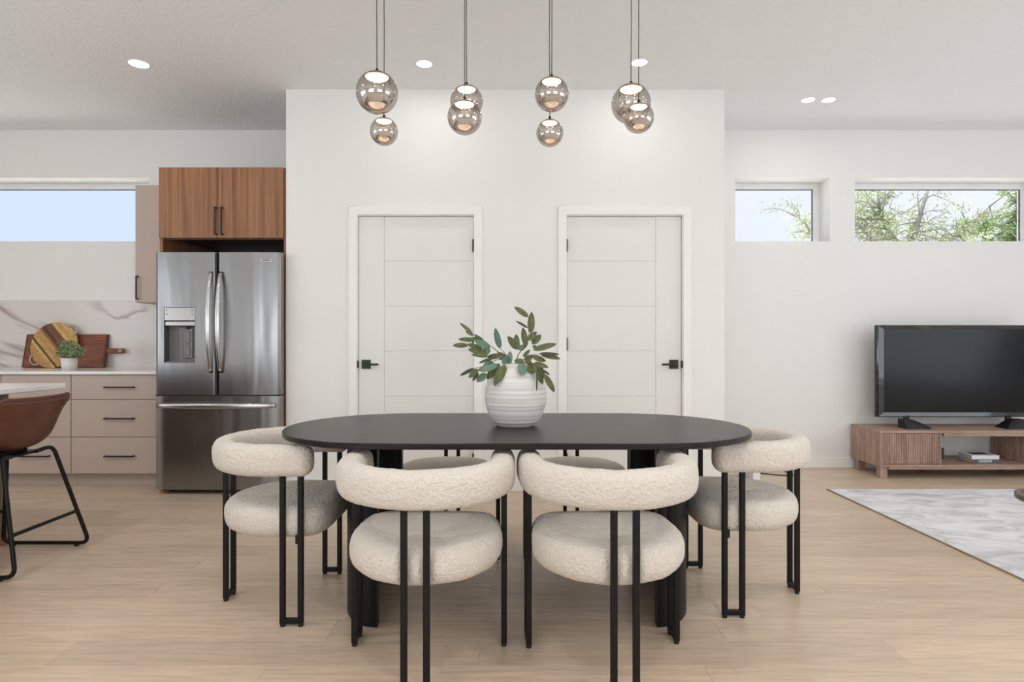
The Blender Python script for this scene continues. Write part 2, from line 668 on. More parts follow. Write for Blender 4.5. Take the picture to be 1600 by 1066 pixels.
floor = part('floor', MB().box(XL - 0.2, XR + 0.2, YF - 0.2, 5.8, -0.12, -0.013), M['sub_floor'])
tag(floor, 'light oak plank floor running under the whole room', 'floor', None, 'structure')
PW, PL, Y0P = 0.182, 1.52, 1.60
full_plank = MB().box(0, PL - 0.0005, 0, PW - 0.0005, -0.012, 0, 0.0006).mesh('plank', M['floor'])
row, y = 0, Y0P
while y < 5.56:
    x = XL - random.uniform(0.1, PL - 0.15)
    while x < XR - 0.01:
        a, b = max(x, XL), min(x + PL, XR)
        if b - a > 0.05:
            if b - a > PL - 0.01:
                o = bpy.data.objects.new('plank', full_plank)
            else:
                o = bpy.data.objects.new('plank', MB().box(0, b - a - 0.0005, 0, PW - 0.0005, -0.012, 0, 0.0006).mesh('plank', M['floor']))
            o.location = (a, y, 0)
            o.parent = floor
            C.objects.link(o)
        x += PL
    y += PW
    row += 1
mb = MB()
yy = Y0P - PW
while yy > YF:
    x = XL - random.uniform(0.1, PL)
    while x < XR - 0.01:
        a, b = max(x, XL), min(x + PL, XR)
        if b - a > 0.02:
            mb.box(a, b - 0.0012, yy, yy + PW - 0.0012, -0.012, 0)
        x += PL
    yy -= PW
part('plank_field', mb, M['floor'], floor, kind='stuff')

ceiling = part('ceiling', MB().box(XL - 0.2, XR + 0.2, YF - 0.2, 5.8, H, H + 0.15), M['ceiling'])
tag(ceiling, 'flat white ceiling with a knockdown texture', 'ceiling', None, 'structure')

# rear wall of the kitchen, with the strip window
w = part('wall_back_left', MB().slab([XL, -5.6, -3.271, BX0 + 0.02], [0, 2.046, 2.618, H], {(1, 1)}, YR, 5.8), M['wall'])
tag(w, 'white rear kitchen wall around the strip window', 'wall', None, 'structure')
w = part('wall_back_right', MB().slab([BX1 - 0.02, 2.028, 2.884, 3.109, 4.83, XR], [0, 2.046, 2.618, H], {(1, 1), (3, 1)}, YR, 5.8), M['wall'])
tag(w, 'white rear wall behind the television with two high windows', 'wall', None, 'structure')
# middle wall block, with door openings
D1, D2 = (-1.161, -0.282), (0.427, 1.302)
DZ = 2.093
JB = 0.012
w = part('wall_center', MB().slab([BX0, D1[0] - JB, D1[1] + JB, D2[0] - JB, D2[1] + JB, BX1], [0, DZ + JB, H], {(1, 0), (3, 0)}, YB, YB + 0.12)
         .box(BX0, BX0 + 0.1, YB + 0.12, 5.8, 0, H).box(BX1 - 0.1, BX1, YB + 0.12, 5.8, 0, H), M['wall'])
tag(w, 'white projecting wall that holds the two doors', 'wall', None, 'structure')
# side walls seen only in reflections; left window added to light the kitchen
sw = MB().slab([YF, -1.3, 2.5, 5.8], [0, 0.55, 2.55, H], {(1, 1)}, -XL, -XL + 0.15)
sw.v = [(-y_, x_, z_) for x_, y_, z_ in sw.v]
tag(part('wall_left', sw, M['wall']), 'white side wall at the left of the kitchen', 'wall', None, 'structure')
sw = MB().slab([YF, -1.4, 3.2, 5.8], [0, 0.55, 2.55, H], {(1, 1)}, -XR - 0.15, -XR)
sw.v = [(-y_, x_, z_) for x_, y_, z_ in sw.v]
tag(part('wall_right', sw, M['wall']), 'white side wall at the right with a wide window', 'wall', None, 'structure')
tag(part('wall_front', MB().slab([XL, -4.2, -1.0, 1.0, 4.2, XR], [0, 0.3, 2.5, H], {(1, 1), (3, 1)}, YF - 0.15, YF), M['wall']),
    'white wall behind the camera with two wide windows', 'wall', None, 'structure')

# baseboards
BH = 0.088
for nm, segs in (('baseboard_center', [(BX0, D1[0] - 0.068), (D1[1] + 0.063, D2[0] - 0.068), (D2[1] + 0.073, BX1 + 0.012)]),):
    mb = MB()
    for a, b in segs:
        mb.box(a, b, YB - 0.012, YB, 0, BH, 0.003)
    mb.box(BX1, BX1 + 0.012, YB, YR, 0, BH, 0.003)
    tag(part(nm, mb, M['trim']), 'white baseboard along the foot of the door wall', 'baseboard', None, 'structure')
tag(part('baseboard_right', MB().box(BX1 + 0.012, XR, YR - 0.012, YR, 0, BH + 0.004, 0.003), M['trim']),
    'white baseboard behind the television stand', 'baseboard', None, 'structure')


def window(nm, x0, x1, label):
    z0, z1 = 2.046, 2.618
    t = thing(nm, ((x0 + x1) / 2, YG, z0), label, 'window', None, 'structure')
    fw = 0.052
    part('window_frame', MB().slab([x0, x0 + fw, x1 - fw, x1], [z0, z0 + 0.012, z1 - fw, z1], {(1, 1)}, YG, YG + 0.05), M['frame'], t)
    g0 = 0.006
    part('gasket', MB().slab([x0 + fw - 0.002, x0 + fw + g0, x1 - fw - g0, x1 - fw + 0.002], [z0 + 0.008, z0 + 0.014, z1 - fw - g0, z1 - fw + 0.002],
                             {(1, 1)}, YG + 0.018, YG + 0.026), M['dark_line'], t)
    part('pane', MB().box(x0 + fw - 0.006, x1 - fw + 0.006, YG + 0.024, YG + 0.030, z0 + 0.008, z1 - fw + 0.006), M['pane'], t)


window('window_1', -5.6, -3.271, 'long high strip window above the kitchen counter')
window('window_2', 2.028, 2.884, 'short high window left of the longer one, beside the door wall')
window('window_3', 3.109, 4.83, 'longer high window over the television, full of treetops')


def door(nm, x0, x1, flip, label):
    """flip False: hinges on the right, handle on the left"""
    t = thing(nm, ((x0 + x1) / 2, YB, 0), label, 'door', None, 'structure')
    yd = YB + 0.022
    g = 0.003
    part('door_core', MB().box(x0 + g, x1 - g, yd + 0.005, yd + 0.04, 0.008, DZ - g), M['door'], t)
    sw_ = 0.196
    s0, s1 = ((x0 + g, x0 + sw_), (x0 + sw_ + 0.004, x1 - g))
    if flip:
        s0, s1 = ((x1 - sw_, x1 - g), (x0 + g, x1 - sw_ - 0.004))
    part('stile', MB().box(s0[0], s0[1], yd, yd + 0.006, 0.008, DZ - g, 0.0018), M['door'], t)
    zs = [0.008, 0.376, 0.720, 1.064, 1.407, 1.750, DZ - g]
    for a, b in zip(zs[:-1], zs[1:]):
        part('panel', MB().box(s1[0], s1[1], yd, yd + 0.006, a + 0.002, b - 0.002, 0.0018), M['door'], t)
    # casing and jamb
    cw, ct = 0.067, 0.018
    part('casing', MB().box(x0 - cw, x0 - 0.004, YB - ct, YB, 0, DZ + cw, 0.003).box(x1 + 0.004, x1 + cw, YB - ct, YB, 0, DZ + cw, 0.003)
         .box(x0 - cw + 0.001, x1 + cw - 0.001, YB - ct - 0.001, YB, DZ + 0.004, DZ + cw, 0.003), M['trim'], t)
    part('jamb', MB().box(x0 - JB, x0, YB - 0.001, YB + 0.11, 0, DZ + JB).box(x1, x1 + JB, YB - 0.001, YB + 0.11, 0, DZ + JB)
         .box(x0, x1, YB - 0.001, YB + 0.11, DZ, DZ + JB), M['trim'], t)
    hx = x1 - 0.0 if not flip else x0
    for z in (0.24, 1.118, 1.868):
        part('hinge', MB().box(hx - 0.009, hx + 0.005, YB - 0.006, YB + 0.02, z - 0.048, z + 0.048, 0.003), M['black_matte'], t)
    sgn = 1 if not flip else -1
    lx = (x0 if not flip else x1)
    hxc = lx + sgn * 0.060
    zc = 0.964
    h = part('handle', MB().box(hxc - 0.034, hxc + 0.034, yd - 0.010, yd, zc - 0.034, zc + 0.034, 0.003)
             .box(hxc - 0.011, hxc + 0.011, yd - 0.052, yd - 0.008, zc - 0.011, zc + 0.011, 0.002), M['black_matte'], t)
    a, b = sorted((hxc - sgn * 0.011, hxc + sgn * 0.100))
    part('lever', MB().box(a, b, yd - 0.056, yd - 0.042, zc - 0.008, zc + 0.008, 0.002), M['black_matte'], h)
    part('strike_plate', MB().box(lx - 0.006, lx + 0.003, YB - 0.004, YB + 0.02, zc - 0.028, zc + 0.028, 0.002), M['black_matte'], t)


door('door_1', *D1, False, 'left white grooved door, black lever on its left side')
door('door_2', *D2, True, 'right white grooved door, black lever on its right side')

# ------------------------------------------------------------------ kitchen
XE = -2.666      # left face of the fridge enclosure


def bar_handle(a, b, yface, axis, parent, stand=0.030, r=0.0055):
    """thin black bow handle between points a and b on a front at yface"""
    m_ = MB()
    (x0, z0), (x1, z1) = a, b
    y_ = yface - stand
    m_.box(min(x0, x1) - (r if axis == 'z' else 0), max(x0, x1) + (r if axis == 'z' else 0), y_ - r, y_ + r,
           min(z0, z1) - (r if axis == 'x' else 0), max(z0, z1) + (r if axis == 'x' else 0), 0.0015)
    for (x, z) in (a, b):
        if axis == 'x':
            xa = x if x == min(x0, x1) else x - 2 * r
            m_.box(xa, xa + 2 * r, y_, yface, z - r, z + r)
        else:
            za = z if z == min(z0, z1) else z - 2 * r
            m_.box(x - r, x + r, y_, yface, za, za + 2 * r)
    return part('handle', m_, M['black_matte'], parent)


YD = 4.81        # drawer fronts


def base_cabinet(x0, x1, label):
    t = thing('base_cabinet', ((x0 + x1) / 2, 5.2, 0), label, 'cabinet', 'beige base cabinets under the counter')
    part('carcass', MB().box(x0, x1, YD + 0.021, YR - 0.03, 0.10, 0.880), M['beige_in'], t)
    part('toe_kick', MB().box(x0, x1, 4.885, 4.90, 0, 0.10), M['beige'], t)
    cuts = [(0.104, 0.388), (0.392, 0.682), (0.686, 0.876)]
    for a, b in cuts:
        d = part('drawer', MB().box(x0 + 0.002, x1 - 0.002, YD, YD + 0.020, a, b, 0.0015), M['beige'], t)
        zc = b - (0.095 if b - a < 0.2 else 0.145)
        xc = (x0 + x1) / 2 + 0.0
        bar_handle((xc - 0.113, zc), (xc + 0.113, zc), YD, 'x', d)


base_cabinet(-3.442, XE - 0.002, 'beige three drawer base cabinet directly left of the fridge')
base_cabinet(-3.990, -3.444, 'beige drawer base cabinet behind the brown bar stool')
base_cabinet(-4.90, -3.992, 'beige base cabinet at the far left edge, behind the island')
solo('countertop', MB().box(-4.92, XE - 0.001, 4.785, YR, 0.8805, 0.905, 0.003), M['quartz'], (-3.8, 5.17, 0.8805),
     'white quartz countertop along the kitchen wall', 'countertop')
bsp = part('backsplash', MB().box(-5.6, XE - 0.001, YR - 0.012, YR - 0.0005, 0.905, 1.512), M['marble'], None, (-4.0, YR, 0.905))
tag(bsp, 'white marble backsplash slab with grey brown veins', 'backsplash', None, 'structure')
tag(part('trim_1', MB().box(-5.6, XE - 0.001, YR - 0.013, YR - 0.0005, 1.512, 1.517), M['trim']), 'thin white edge strip topping the backsplash', 'trim', None, 'structure')

# beige wall cabinet left of the fridge
t = thing('wall_cabinet', (-2.93, 5.4, 1.47), 'narrow beige upper cabinet hung between window and fridge cabinet', 'cabinet')
part('carcass', MB().box(-3.192, XE - 0.002, 5.241, YR, 1.470, 2.470), M['beige'], t)
d = part('door', MB().box(-3.190, XE - 0.004, 5.221, 5.240, 1.472, 2.468, 0.0015), M['beige'], t)
bar_handle((-3.165, 1.495), (-3.165, 1.695), 5.221, 'z', d)

# walnut fridge enclosure
t = thing('fridge_cabinet', (-2.185, 5.1, 0), 'tall striped walnut cabinet wrapped around and over the fridge', 'cabinet')
part('side_panel', MB().box(XE, -2.643, YB + 0.004, YR, 0, 2.458, 0.001), M['walnut'], t)
part('side_panel', MB().box(-1.7235, BX0 - 0.0005, YB + 0.004, YR, 0, 2.458, 0.001), M['walnut'], t)
part('top_box', MB().box(-2.6425, -1.724, YB + 0.025, YR, 1.945, 2.456), M['walnut_dark'], t)
part('rail', MB().box(-2.6425, -1.724, YB + 0.025, YB + 0.05, 1.915, 1.944), M['walnut_dark'], t)
dm = (-2.186, -2.183)
d = part('door', MB().box(-2.662, dm[0], YB - 0.016, YB + 0.003, 1.921, 2.456, 0.001), M['walnut'], t, (-2.45, YB, 1.92))
bar_handle((-2.2245, 1.943), (-2.2245, 2.152), YB - 0.016, 'z', d)
d = part('door', MB().box(dm[1], -1.722, YB - 0.016, YB + 0.003, 1.921, 2.456, 0.001), M['walnut'], t, (-1.95, YB, 1.92))
bar_handle((-2.176, 1.943), (-2.176, 2.152), YB - 0.016, 'z', d)

# refrigerator
FY = 4.56
t = thing('refrigerator', (-2.177, 5.0, 0), 'stainless steel french door fridge with water dispenser in walnut cabinet', 'refrigerator')
part('body', MB().box(-2.632, -1.728, 4.640, 5.38, 0.055, 1.780, 0.004), M['fridge_side'], t)
for a in (-2.62, -1.86):
    part('hinge_cover', MB().box(a, a + 0.12, 4.637, 4.74, 1.781, 1.798, 0.004), M['steel_dark'], t)
for xx in (-2.60, -1.80):
    part('foot', MB().lathe([(0, 0), (0.022, 0), (0.022, 0.012), (0.012, 0.016), (0.012, 0.06), (0, 0.06)], 14, (xx + 0.02, 4.68, 0)), M['rubber'], t)
part('kick_plate', MB().box(-2.60, -1.76, 4.70, 4.71, 0.03, 0.075), M['rubber'], t)


def bowed_front(x0, x1, z0, z1, holes=None, bow=0.006, y_front=FY, y_back=4.634):
    """door slab; its face bows out slightly across the width and turns back round the edges"""
    xs = list(np.linspace(x0, x1, 25))
    zs = [z0, z1]
    hole_cells = set()
    if holes:
        hx0, hx1, hz0, hz1 = holes
        xs = sorted(set([x for x in xs if abs(x - hx0) > 0.004 and abs(x - hx1) > 0.004] + [hx0, hx1]))
        zs = [z0, hz0, hz1, z1]
        for i in range(len(xs) - 1):
            if xs[i] >= hx0 - 1e-9 and xs[i + 1] <= hx1 + 1e-9:
                hole_cells.add((i, 1))
    m_ = MB().slab(xs, zs, hole_cells, y_front, y_back)
    out = []
    for x, y_, z in m_.v:
        if abs(y_ - y_front) < 1e-6:
            u = (x - (x0 + x1) / 2) / ((x1 - x0) / 2)
            y_ += bow * u * u + 0.012 * max(0, abs(u) - 0.94) / 0.06
        out.append((x, y_, z))
    m_.v = out
    m_.s = [True] * len(m_.f)
    return m_


def set_auto_smooth(o, deg=30):
    bm = bmesh.new()
    bm.from_mesh(o.data)
    for e in bm.edges:
        if len(e.link_faces) == 2 and e.calc_face_angle(0) > math.radians(deg):
            e.smooth = False
    bm.to_mesh(o.data)
    bm.free()


def bow_handle(p0, p1, outv, depth, w_, th, n=20):
    p0, p1, outv = Vector(p0), Vector(p1), Vector(outv)
    path, sc = [], []
    for i in range(n + 1):
        t_ = i / n
        b = 1 - (2 * t_ - 1) ** 2
        path.append(p0.lerp(p1, t_) + outv * (0.012 + depth * b ** 0.8))
        sc.append(0.75 + 0.25 * b)
    sect = [(w_ * math.cos(a) * (abs(math.cos(a)) ** -0.4 if abs(math.cos(a)) > .01 else 1), th * math.sin(a)) for a in [2 * PI * k / 12 for k in range(12)]]
    m_ = MB().sweep(path, sect, up=outv, scales=sc)
    for q in (p0.lerp(p1, 0.03), p0.lerp(p1, 0.97)):
        d_ = (p1 - p0).normalized()
        s_ = d_.cross(outv)
        m_.tube([q, q + outv * 0.03], th * 1.2, 10)
    return m_


dl = part('door', bowed_front(-2.641, -2.193, 0.742, 1.801, (-2.575, -2.342, 0.980, 1.393)), M['steel'], t, (-2.417, FY, 0.742))
set_auto_smooth(dl)
part('handle', bow_handle((-2.222, FY + 0.006, 0.905), (-2.222, FY + 0.006, 1.655), (0, -1, 0), 0.055, 0.017, 0.009), M['steel_plain'], dl)
part('dispenser_panel', MB().box(-2.574, -2.343, FY + 0.002, 4.632, 1.292, 1.392, 0.004)
     .box(-2.574, -2.343, FY + 0.010, 4.632, 1.252, 1.290, 0.006), M['steel_plain'], dl)
for a in (-2.560, -2.370):
    for b in (1.335, 1.365):
        part('dispenser_button', MB().box(a, a + 0.012, FY + 0.0003, FY + 0.004, b, b + 0.007), M['steel_dark'], dl)
part('dispenser_recess', MB().box(-2.574, -2.343, 4.629, 4.638, 0.981, 1.29).box(-2.490, -2.343, 4.600, 4.630, 0.981, 1.25, 0.006)
     .box(-2.574, -2.343, 4.575, 4.632, 0.981, 0.990), M['steel_dark'], dl)
part('paddle', MB().box(-2.445, -2.375, 4.588, 4.602, 1.012, 1.235, 0.005).box(-2.430, -2.392, 4.582, 4.590, 1.03, 1.11, 0.004)
     .box(-2.430, -2.392, 4.582, 4.590, 1.125, 1.215, 0.004), M['fridge_side'], dl)
part('spout', MB().lathe([(0, 0), (0.012, 0), (0.016, 0.03), (0, 0.03)], 14, (-2.41, 4.595, 1.228)), M['rubber'], dl)
dr = part('door', bowed_front(-2.185, -1.712, 0.742, 1.801), M['steel'], t, (-1.95, FY, 0.742))
set_auto_smooth(dr)
part('handle', bow_handle((-2.150, FY + 0.006, 0.905), (-2.150, FY + 0.006, 1.655), (0, -1, 0), 0.055, 0.017, 0.009), M['steel_plain'], dr)
bd = part('badge', MB().box(-1.857, -1.776, FY - 0.001, FY + 0.012, 1.726, 1.754, 0.002), M['steel_plain'], dr, label='small bright nameplate on the right door')
bt = text_part('badge_lettering', 'FRIGIDAIRE', 0.017, (-1.8165, FY - 0.0012, 1.740), M['ink_dark'], dr, 0.0004, 0.72)
fd = part('drawer', bowed_front(-2.641, -1.712, 0.036, 0.732), M['steel'], t, (-2.177, FY, 0.036))
set_auto_smooth(fd)
part('handle', bow_handle((-2.622, FY + 0.004, 0.662), (-1.745, FY + 0.004, 0.662), (0, -1, 0), 0.045, 0.022, 0.012), M['steel_plain'], fd)

part('dark_gap_strip', MB().box(-2.1955, -2.1825, FY + 0.006, 4.632, 0.744, 1.798), M['rubber'], t)  # black strip in the gap between doors, its shade put in as colour
part('dark_gap_strip', MB().box(-2.638, -1.715, FY + 0.007, 4.632, 0.7315, 0.7425), M['rubber'], t)  # same dark strip for the shaded gap above the drawer

# cutting boards and herb pot on the counter
ZC = 0.905


def lean(yb, zb, ang):
    return Matrix.Translation((0, yb, zb)) @ Matrix.Rotation(-ang, 4, 'X')   # local: x, y (thickness, towards wall +), z up


ang = math.atan2(0.060, 0.297)
L = lean(5.455, ZC + 0.004, ang)
t = thing('cutting_board', (-3.98, 5.46, ZC), 'dark brown rectangular cutting board with short handle, behind the round board', 'cutting board')
part('board', MB().box(-4.336, -3.625, 0, 0.020, 0, 0.303, 0.004, mtx=L), M['acacia'], t)
for a, b in ((-4.345, -4.3365), (-3.6245, -3.612)):
    part('edge_band', MB().box(a, b, 0.001, 0.019, 0.002, 0.301, 0.002, mtx=L), M['edge_wood'], t)
part('grip', MB().box(-3.611, -3.452, 0.002, 0.018, 0.128, 0.174, 0.004, mtx=L), M['acacia'], t)
part('grommet', MB().lathe([(0.006, 0), (0.014, 0), (0.014, 0.004), (0.006, 0.004), (0.006, 0)], 18,
                           mtx=L @ Matrix.Translation((-3.492, 0.003, 0.151)) @ Matrix.Rotation(PI / 2, 4, 'X')), M['steel_plain'], t)
R_ = 0.205
L2 = lean(5.405, ZC + 0.002, math.atan2(0.080, 0.41))
t = thing('round_cutting_board', (-4.05, 5.42, ZC), 'round striped light and dark wood cutting board with metal ring handles', 'cutting board')
seq = ['tan', 'tan', 'light', 'dark', 'gold', 'tan', 'gold', 'mid', 'dark', 'brown', 'brown', 'light', 'gold', 'light']
wid = [1.5, 1.0, .8, .55, 1.1, .7, .9, .7, .9, 1.1, .9, .9, 1.1, 1.5]
tot = sum(wid)
e = [-R_]
for q in wid:
    e.append(e[-1] + q / tot * 2 * R_)
ax = Matrix.Translation((-4.05, 0, R_)) @ Matrix.Rotation(-math.radians(43), 4, 'Y')   # local x across the staves
for (a, b, nm) in zip(e[:-1], e[1:], seq):
    a, b = a + 0.0004, b - 0.0004
    n_ = 6
    up = [(x, math.sqrt(max(0, R_ ** 2 - x * x))) for x in np.linspace(a, b, n_)]
    poly = up + [(x, -z) for x, z in reversed(up)]
    k_ = len(poly)
    vs = [(x, 0.0, z) for x, z in poly] + [(x, 0.018, z) for x, z in poly]
    fs = [tuple(range(k_)), tuple(range(2 * k_ - 1, k_ - 1, -1))] + [(i, i + k_, (i + 1) % k_ + k_, (i + 1) % k_) for i in range(k_)]
    part('stave', MB().add(vs, fs, False, L2 @ ax), M['stave_' + nm], t)
for sg in (1, -1):
    pts = [(sg * (R_ - 0.022 + 0.052 * math.sin(a)), -0.006, 0.052 * math.cos(a)) for a in np.linspace(0.1, PI - 0.1, 15)]
    part('ring_handle', MB().tube([L2 @ ax @ Vector(p) for p in pts], 0.006, 8), M['steel_plain'], t)

t = thing('herb_pot', (-3.606, 5.02, ZC), 'small green herb in a white pot on the kitchen counter', 'potted plant')
part('pot', MB().lathe([(0, 0), (0.052, 0), (0.060, 0.098), (0.055, 0.098), (0.052, 0.085), (0, 0.085)], 32, (-3.606, 5.02, ZC)), M['pot'], t)
vs, fs = [], []
sm = MB()
for i in range(46):
    a, r_ = random.uniform(0, 2 * PI), random.uniform(0.02, 0.14)
    top = Vector((-3.606 + r_ * math.cos(a), 5.02 + r_ * math.sin(a) * 0.8, ZC + 0.115 + random.uniform(0.03, 0.155) * (1 - 0.45 * r_ / 0.14)))
    base = Vector((-3.606 + 0.02 * math.cos(a), 5.02 + 0.02 * math.sin(a), ZC + 0.08))
    sm.tube([base, base.lerp(top, 0.5) + Vector((0, 0, 0.015)), top], 0.0012, 5)
    for k in range(26):
        tt = random.uniform(0.45, 1.05)
        p = base.lerp(top, tt) + Vector([random.gauss(0, 0.011) for _ in range(3)])
        d1 = Vector([random.gauss(0, 1) for _ in range(3)]).normalized() * random.uniform(0.008, 0.014)
        d2 = d1.orthogonal().normalized() * d1.length * 0.45
        o_ = len(vs)
        vs += [p - d1, p + d2, p + d1, p - d2]
        fs.append((o_, o_ + 1, o_ + 2, o_ + 3))
part('stems', sm, M['stem'], t, kind='stuff')
part('foliage', MB().add(vs, fs), M['herb'], t, kind='stuff')

# island at the left edge
t = thing('kitchen_island', (-3.3, 2.3, 0), 'taupe wood kitchen island at the left edge of the photo', 'island')
part('body', MB().box(-3.75, -2.845, 1.0, 3.44, 0.09, 0.868, 0.002), M['island'], t)
part('corner_post', MB().box(-2.875, -2.828, 3.405, 3.462, 0.09, 0.868, 0.002), M['island'], t)
part('post_base', MB().box(-2.885, -2.820, 3.395, 3.472, 0, 0.089, 0.003), M['walnut'], t)
part('plinth', MB().box(-3.70, -2.89, 1.05, 3.39, 0, 0.089), M['island'], t)
solo('island_countertop', MB().box(-3.85, -2.534, 0.9, 3.50, 0.8685, 0.898, 0.003), M['quartz'], (-3.2, 2.2, 0.8685),
     'white marble island worktop jutting in at the left edge', 'countertop')

# bar stool, built facing +y, then turned to face the island
t = thing('bar_stool', (-2.60, 3.155, 0), 'brown leather bucket bar stool on black sled legs at the island', 'bar stool', rz=PI / 2)


def lpart(name, mb, mat, parent, label=None, kind=None):
    o = bpy.data.objects.new(name, mb.mesh(name, mat))
    o.parent = parent
    C.objects.link(o)
    return tag(o, label, None, None, kind)


prof = fillet([(0, 0.20, 0.632), (0, 0.06, 0.608), (0, -0.125, 0.592), (0, -0.190, 0.845)], 0.13, 10)
# resample evenly
cum = [0]
for a, b in zip(prof[:-1], prof[1:]):
    cum.append(cum[-1] + (b - a).length)
NS, NU = 30, 24
grid = []
for i in range(NS + 1):
    s_ = cum[-1] * i / NS
    k = max(j for j in range(len(cum)) if cum[j] <= s_ + 1e-9)
    k = min(k, len(prof) - 2)
    p = prof[k].lerp(prof[k + 1], (s_ - cum[k]) / max(1e-9, cum[k + 1] - cum[k]))
    tg = (prof[k + 1] - prof[k]).normalized()
    nrm = Vector((0, tg.z, -tg.y))
    if nrm.z < 0 and abs(nrm.z) > abs(nrm.y):
        nrm = -nrm
    u_ = i / NS
    if nrm.y < 0 and u_ > 0.6:
        nrm = -nrm
    w_ = 0.19 + 0.045 * u_ - 0.02 * math.sin(PI * u_)
    d_ = 0.05 + 0.085 * math.sin(PI * min(1, u_ * 1.05)) ** 1.0 + 0.02 * u_
    rowp = []
    for j in range(NU + 1):
        u = -1 + 2 * j / NU
        q = p + Vector((w_ * math.sin(u * PI / 2 * 0.96), 0, 0)) + nrm * (d_ * abs(u) ** 2.6)
        if u_ > 0.8:                                    # rounded upper corners
            q.z -= 0.06 * ((u_ - 0.8) / 0.2) * max(0, abs(u) - 0.72) / 0.28
        rowp.append(q)
    grid.append(rowp)
vs, fs = [], []
W_ = NU + 1
th = 0.022
norms = []
for i in range(NS + 1):
    for j in range(W_):
        du = grid[i][min(j + 1, NU)] - grid[i][max(j - 1, 0)]
        dv = grid[min(i + 1, NS)][j] - grid[max(i - 1, 0)][j]
        nn = du.cross(dv).normalized()
        norms.append(nn)
inner = [grid[i][j] for i in range(NS + 1) for j in range(W_)]
cz = Vector((0, 0.05, 0.80))
outer = []
for p, nn in zip(inner, norms):
    if nn.dot(cz - p) > 0:
        nn = -nn
    outer.append(p + nn * th)
vs = inner + outer
N_ = len(inner)
for i in range(NS):
    for j in range(NU):
        a, b, c, d = i * W_ + j, i * W_ + j + 1, (i + 1) * W_ + j + 1, (i + 1) * W_ + j
        fs.append((a, b, c, d))
        fs.append((a + N_, d + N_, c + N_, b + N_))
border = [j for j in range(W_)] + [i * W_ + NU for i in range(1, NS + 1)] + [NS * W_ + j for j in range(NU - 1, -1, -1)] + [i * W_ for i in range(NS - 1, 0, -1)]
for a, b in zip(border, border[1:] + border[:1]):
    fs.append((a, a + N_, b + N_, b))
st = lpart('seat_shell', MB().add(vs, fs, True), M['leather'], t)
loop = [(Vector(vs[i]) + Vector(vs[i + N_])) / 2 for i in border]
lpart('piping', MB().tube(loop + [loop[0]], 0.0125, 8), M['stitch'], st)
fr = MB().box(-0.13, 0.13, -0.10, 0.12, 0.548, 0.560, 0.004)
fr.box(-0.09, 0.09, -0.05, 0.09, 0.559, 0.578, 0.004)
lpart('seat_plate', fr, M['black'], t)
for sx in (-1, 1):
    p = fillet([(sx * 0.08, -0.10, 0.556), (sx * 0.165, -0.125, 0.574), (sx * 0.255, -0.262, 0.018), (sx * 0.255, 0.215, 0.018), (sx * 0.165, 0.12, 0.574), (sx * 0.08, 0.10, 0.556)], 0.055, 8)
    lg = lpart('leg', MB().tube(p, 0.0105, 10), M['black'], t)
    for yy in (-0.19, 0.16):
        lpart('foot', MB().lathe([(0, 0), (0.011, 0), (0.011, 0.012), (0, 0.012)], 12, (sx * 0.255, yy, 0)), M['rubber'], lg)


def leg_at(z, back=True):
    f = (0.580 - z) / 0.562
    return (0.165 + 0.09 * f, (-0.125 - 0.137 * f) if back else (0.12 + 0.095 * f), z)


for back in (True, False):
    x, y_, z = leg_at(0.205, back)
    lpart('footrest', MB().tube([(-x, y_, z), (x, y_, z)], 0.009, 10), M['black'], t)
for sx in (-1, 1):
    x, y_, z = leg_at(0.30, True)
    x2, y2, z2 = leg_at(0.30, False)

# ------------------------------------------------------------------ dining table
TX, TY = 0.0255, 2.7265
TZ = 0.760
t = thing('dining_table', (TX, TY, 0), 'long oval black stained wood dining table in the middle of the room', 'table')
Rt, Ht = 0.4825, 1.0085
xc = Ht - Rt
outl = [(TX + xc + Rt * math.cos(a), TY + Rt * math.sin(a)) for a in np.linspace(-PI / 2, PI / 2, 41)] + \
       [(TX - xc + Rt * math.cos(a), TY + Rt * math.sin(a)) for a in np.linspace(PI / 2, 3 * PI / 2, 41)]
k_ = len(outl)


def inset(d, z):
    return [(TX + (x - TX) * (1 - d / Ht), TY + (y - TY) * (1 - d / Rt), z) for x, y in outl]


rings = [inset(0.004, TZ - 0.024), inset(0, TZ - 0.020), inset(0, TZ - 0.003), inset(0.0025, TZ)]
vs = [p for r_ in rings for p in r_]
fs = [tuple(range(k_ - 1, -1, -1)), tuple(range(3 * k_, 4 * k_))]
for q in range(3):
    fs += [(q * k_ + i, q * k_ + (i + 1) % k_, (q + 1) * k_ + (i + 1) % k_, (q + 1) * k_ + i) for i in range(k_)]
part('tabletop', MB().add(vs, fs), M['table'], t)
for sg in (-1, 1):
    xe = 0.555
    arcp = [(sg * 0.180 * math.cos(q), 0.295 * math.sin(q)) for q in np.linspace(-PI / 2, PI / 2, 41)]
    inn = [(sg * 0.136 * math.cos(q), 0.251 * math.sin(q)) for q in np.linspace(PI / 2, -PI / 2, 41)]
    poly = [(TX + sg * xe + x, TY + y_) for x, y_ in arcp + inn]
    m_ = len(poly)
    vs = [(x, y_, 0) for x, y_ in poly] + [(x, y_, TZ - 0.0245) for x, y_ in poly]
    fs = []
    h_ = len(arcp)
    for i in range(m_):
        j = (i + 1) % m_
        fs.append((i, j, j + m_, i + m_))
    for i in range(h_ - 1):
        fs.append((i, m_ - 1 - i, m_ - 2 - i, i + 1))
        fs.append((m_ + i, m_ + i + 1, 2 * m_ - 2 - i, 2 * m_ - 1 - i))
    sh = part('pedestal', MB().add(vs, fs, True), M['pedestal'], t)
    set_auto_smooth(sh, 40)

# ------------------------------------------------------------------ dining chairs


def nub(p, amt, sc):
    return amt * noise.noise(Vector(p) * sc)


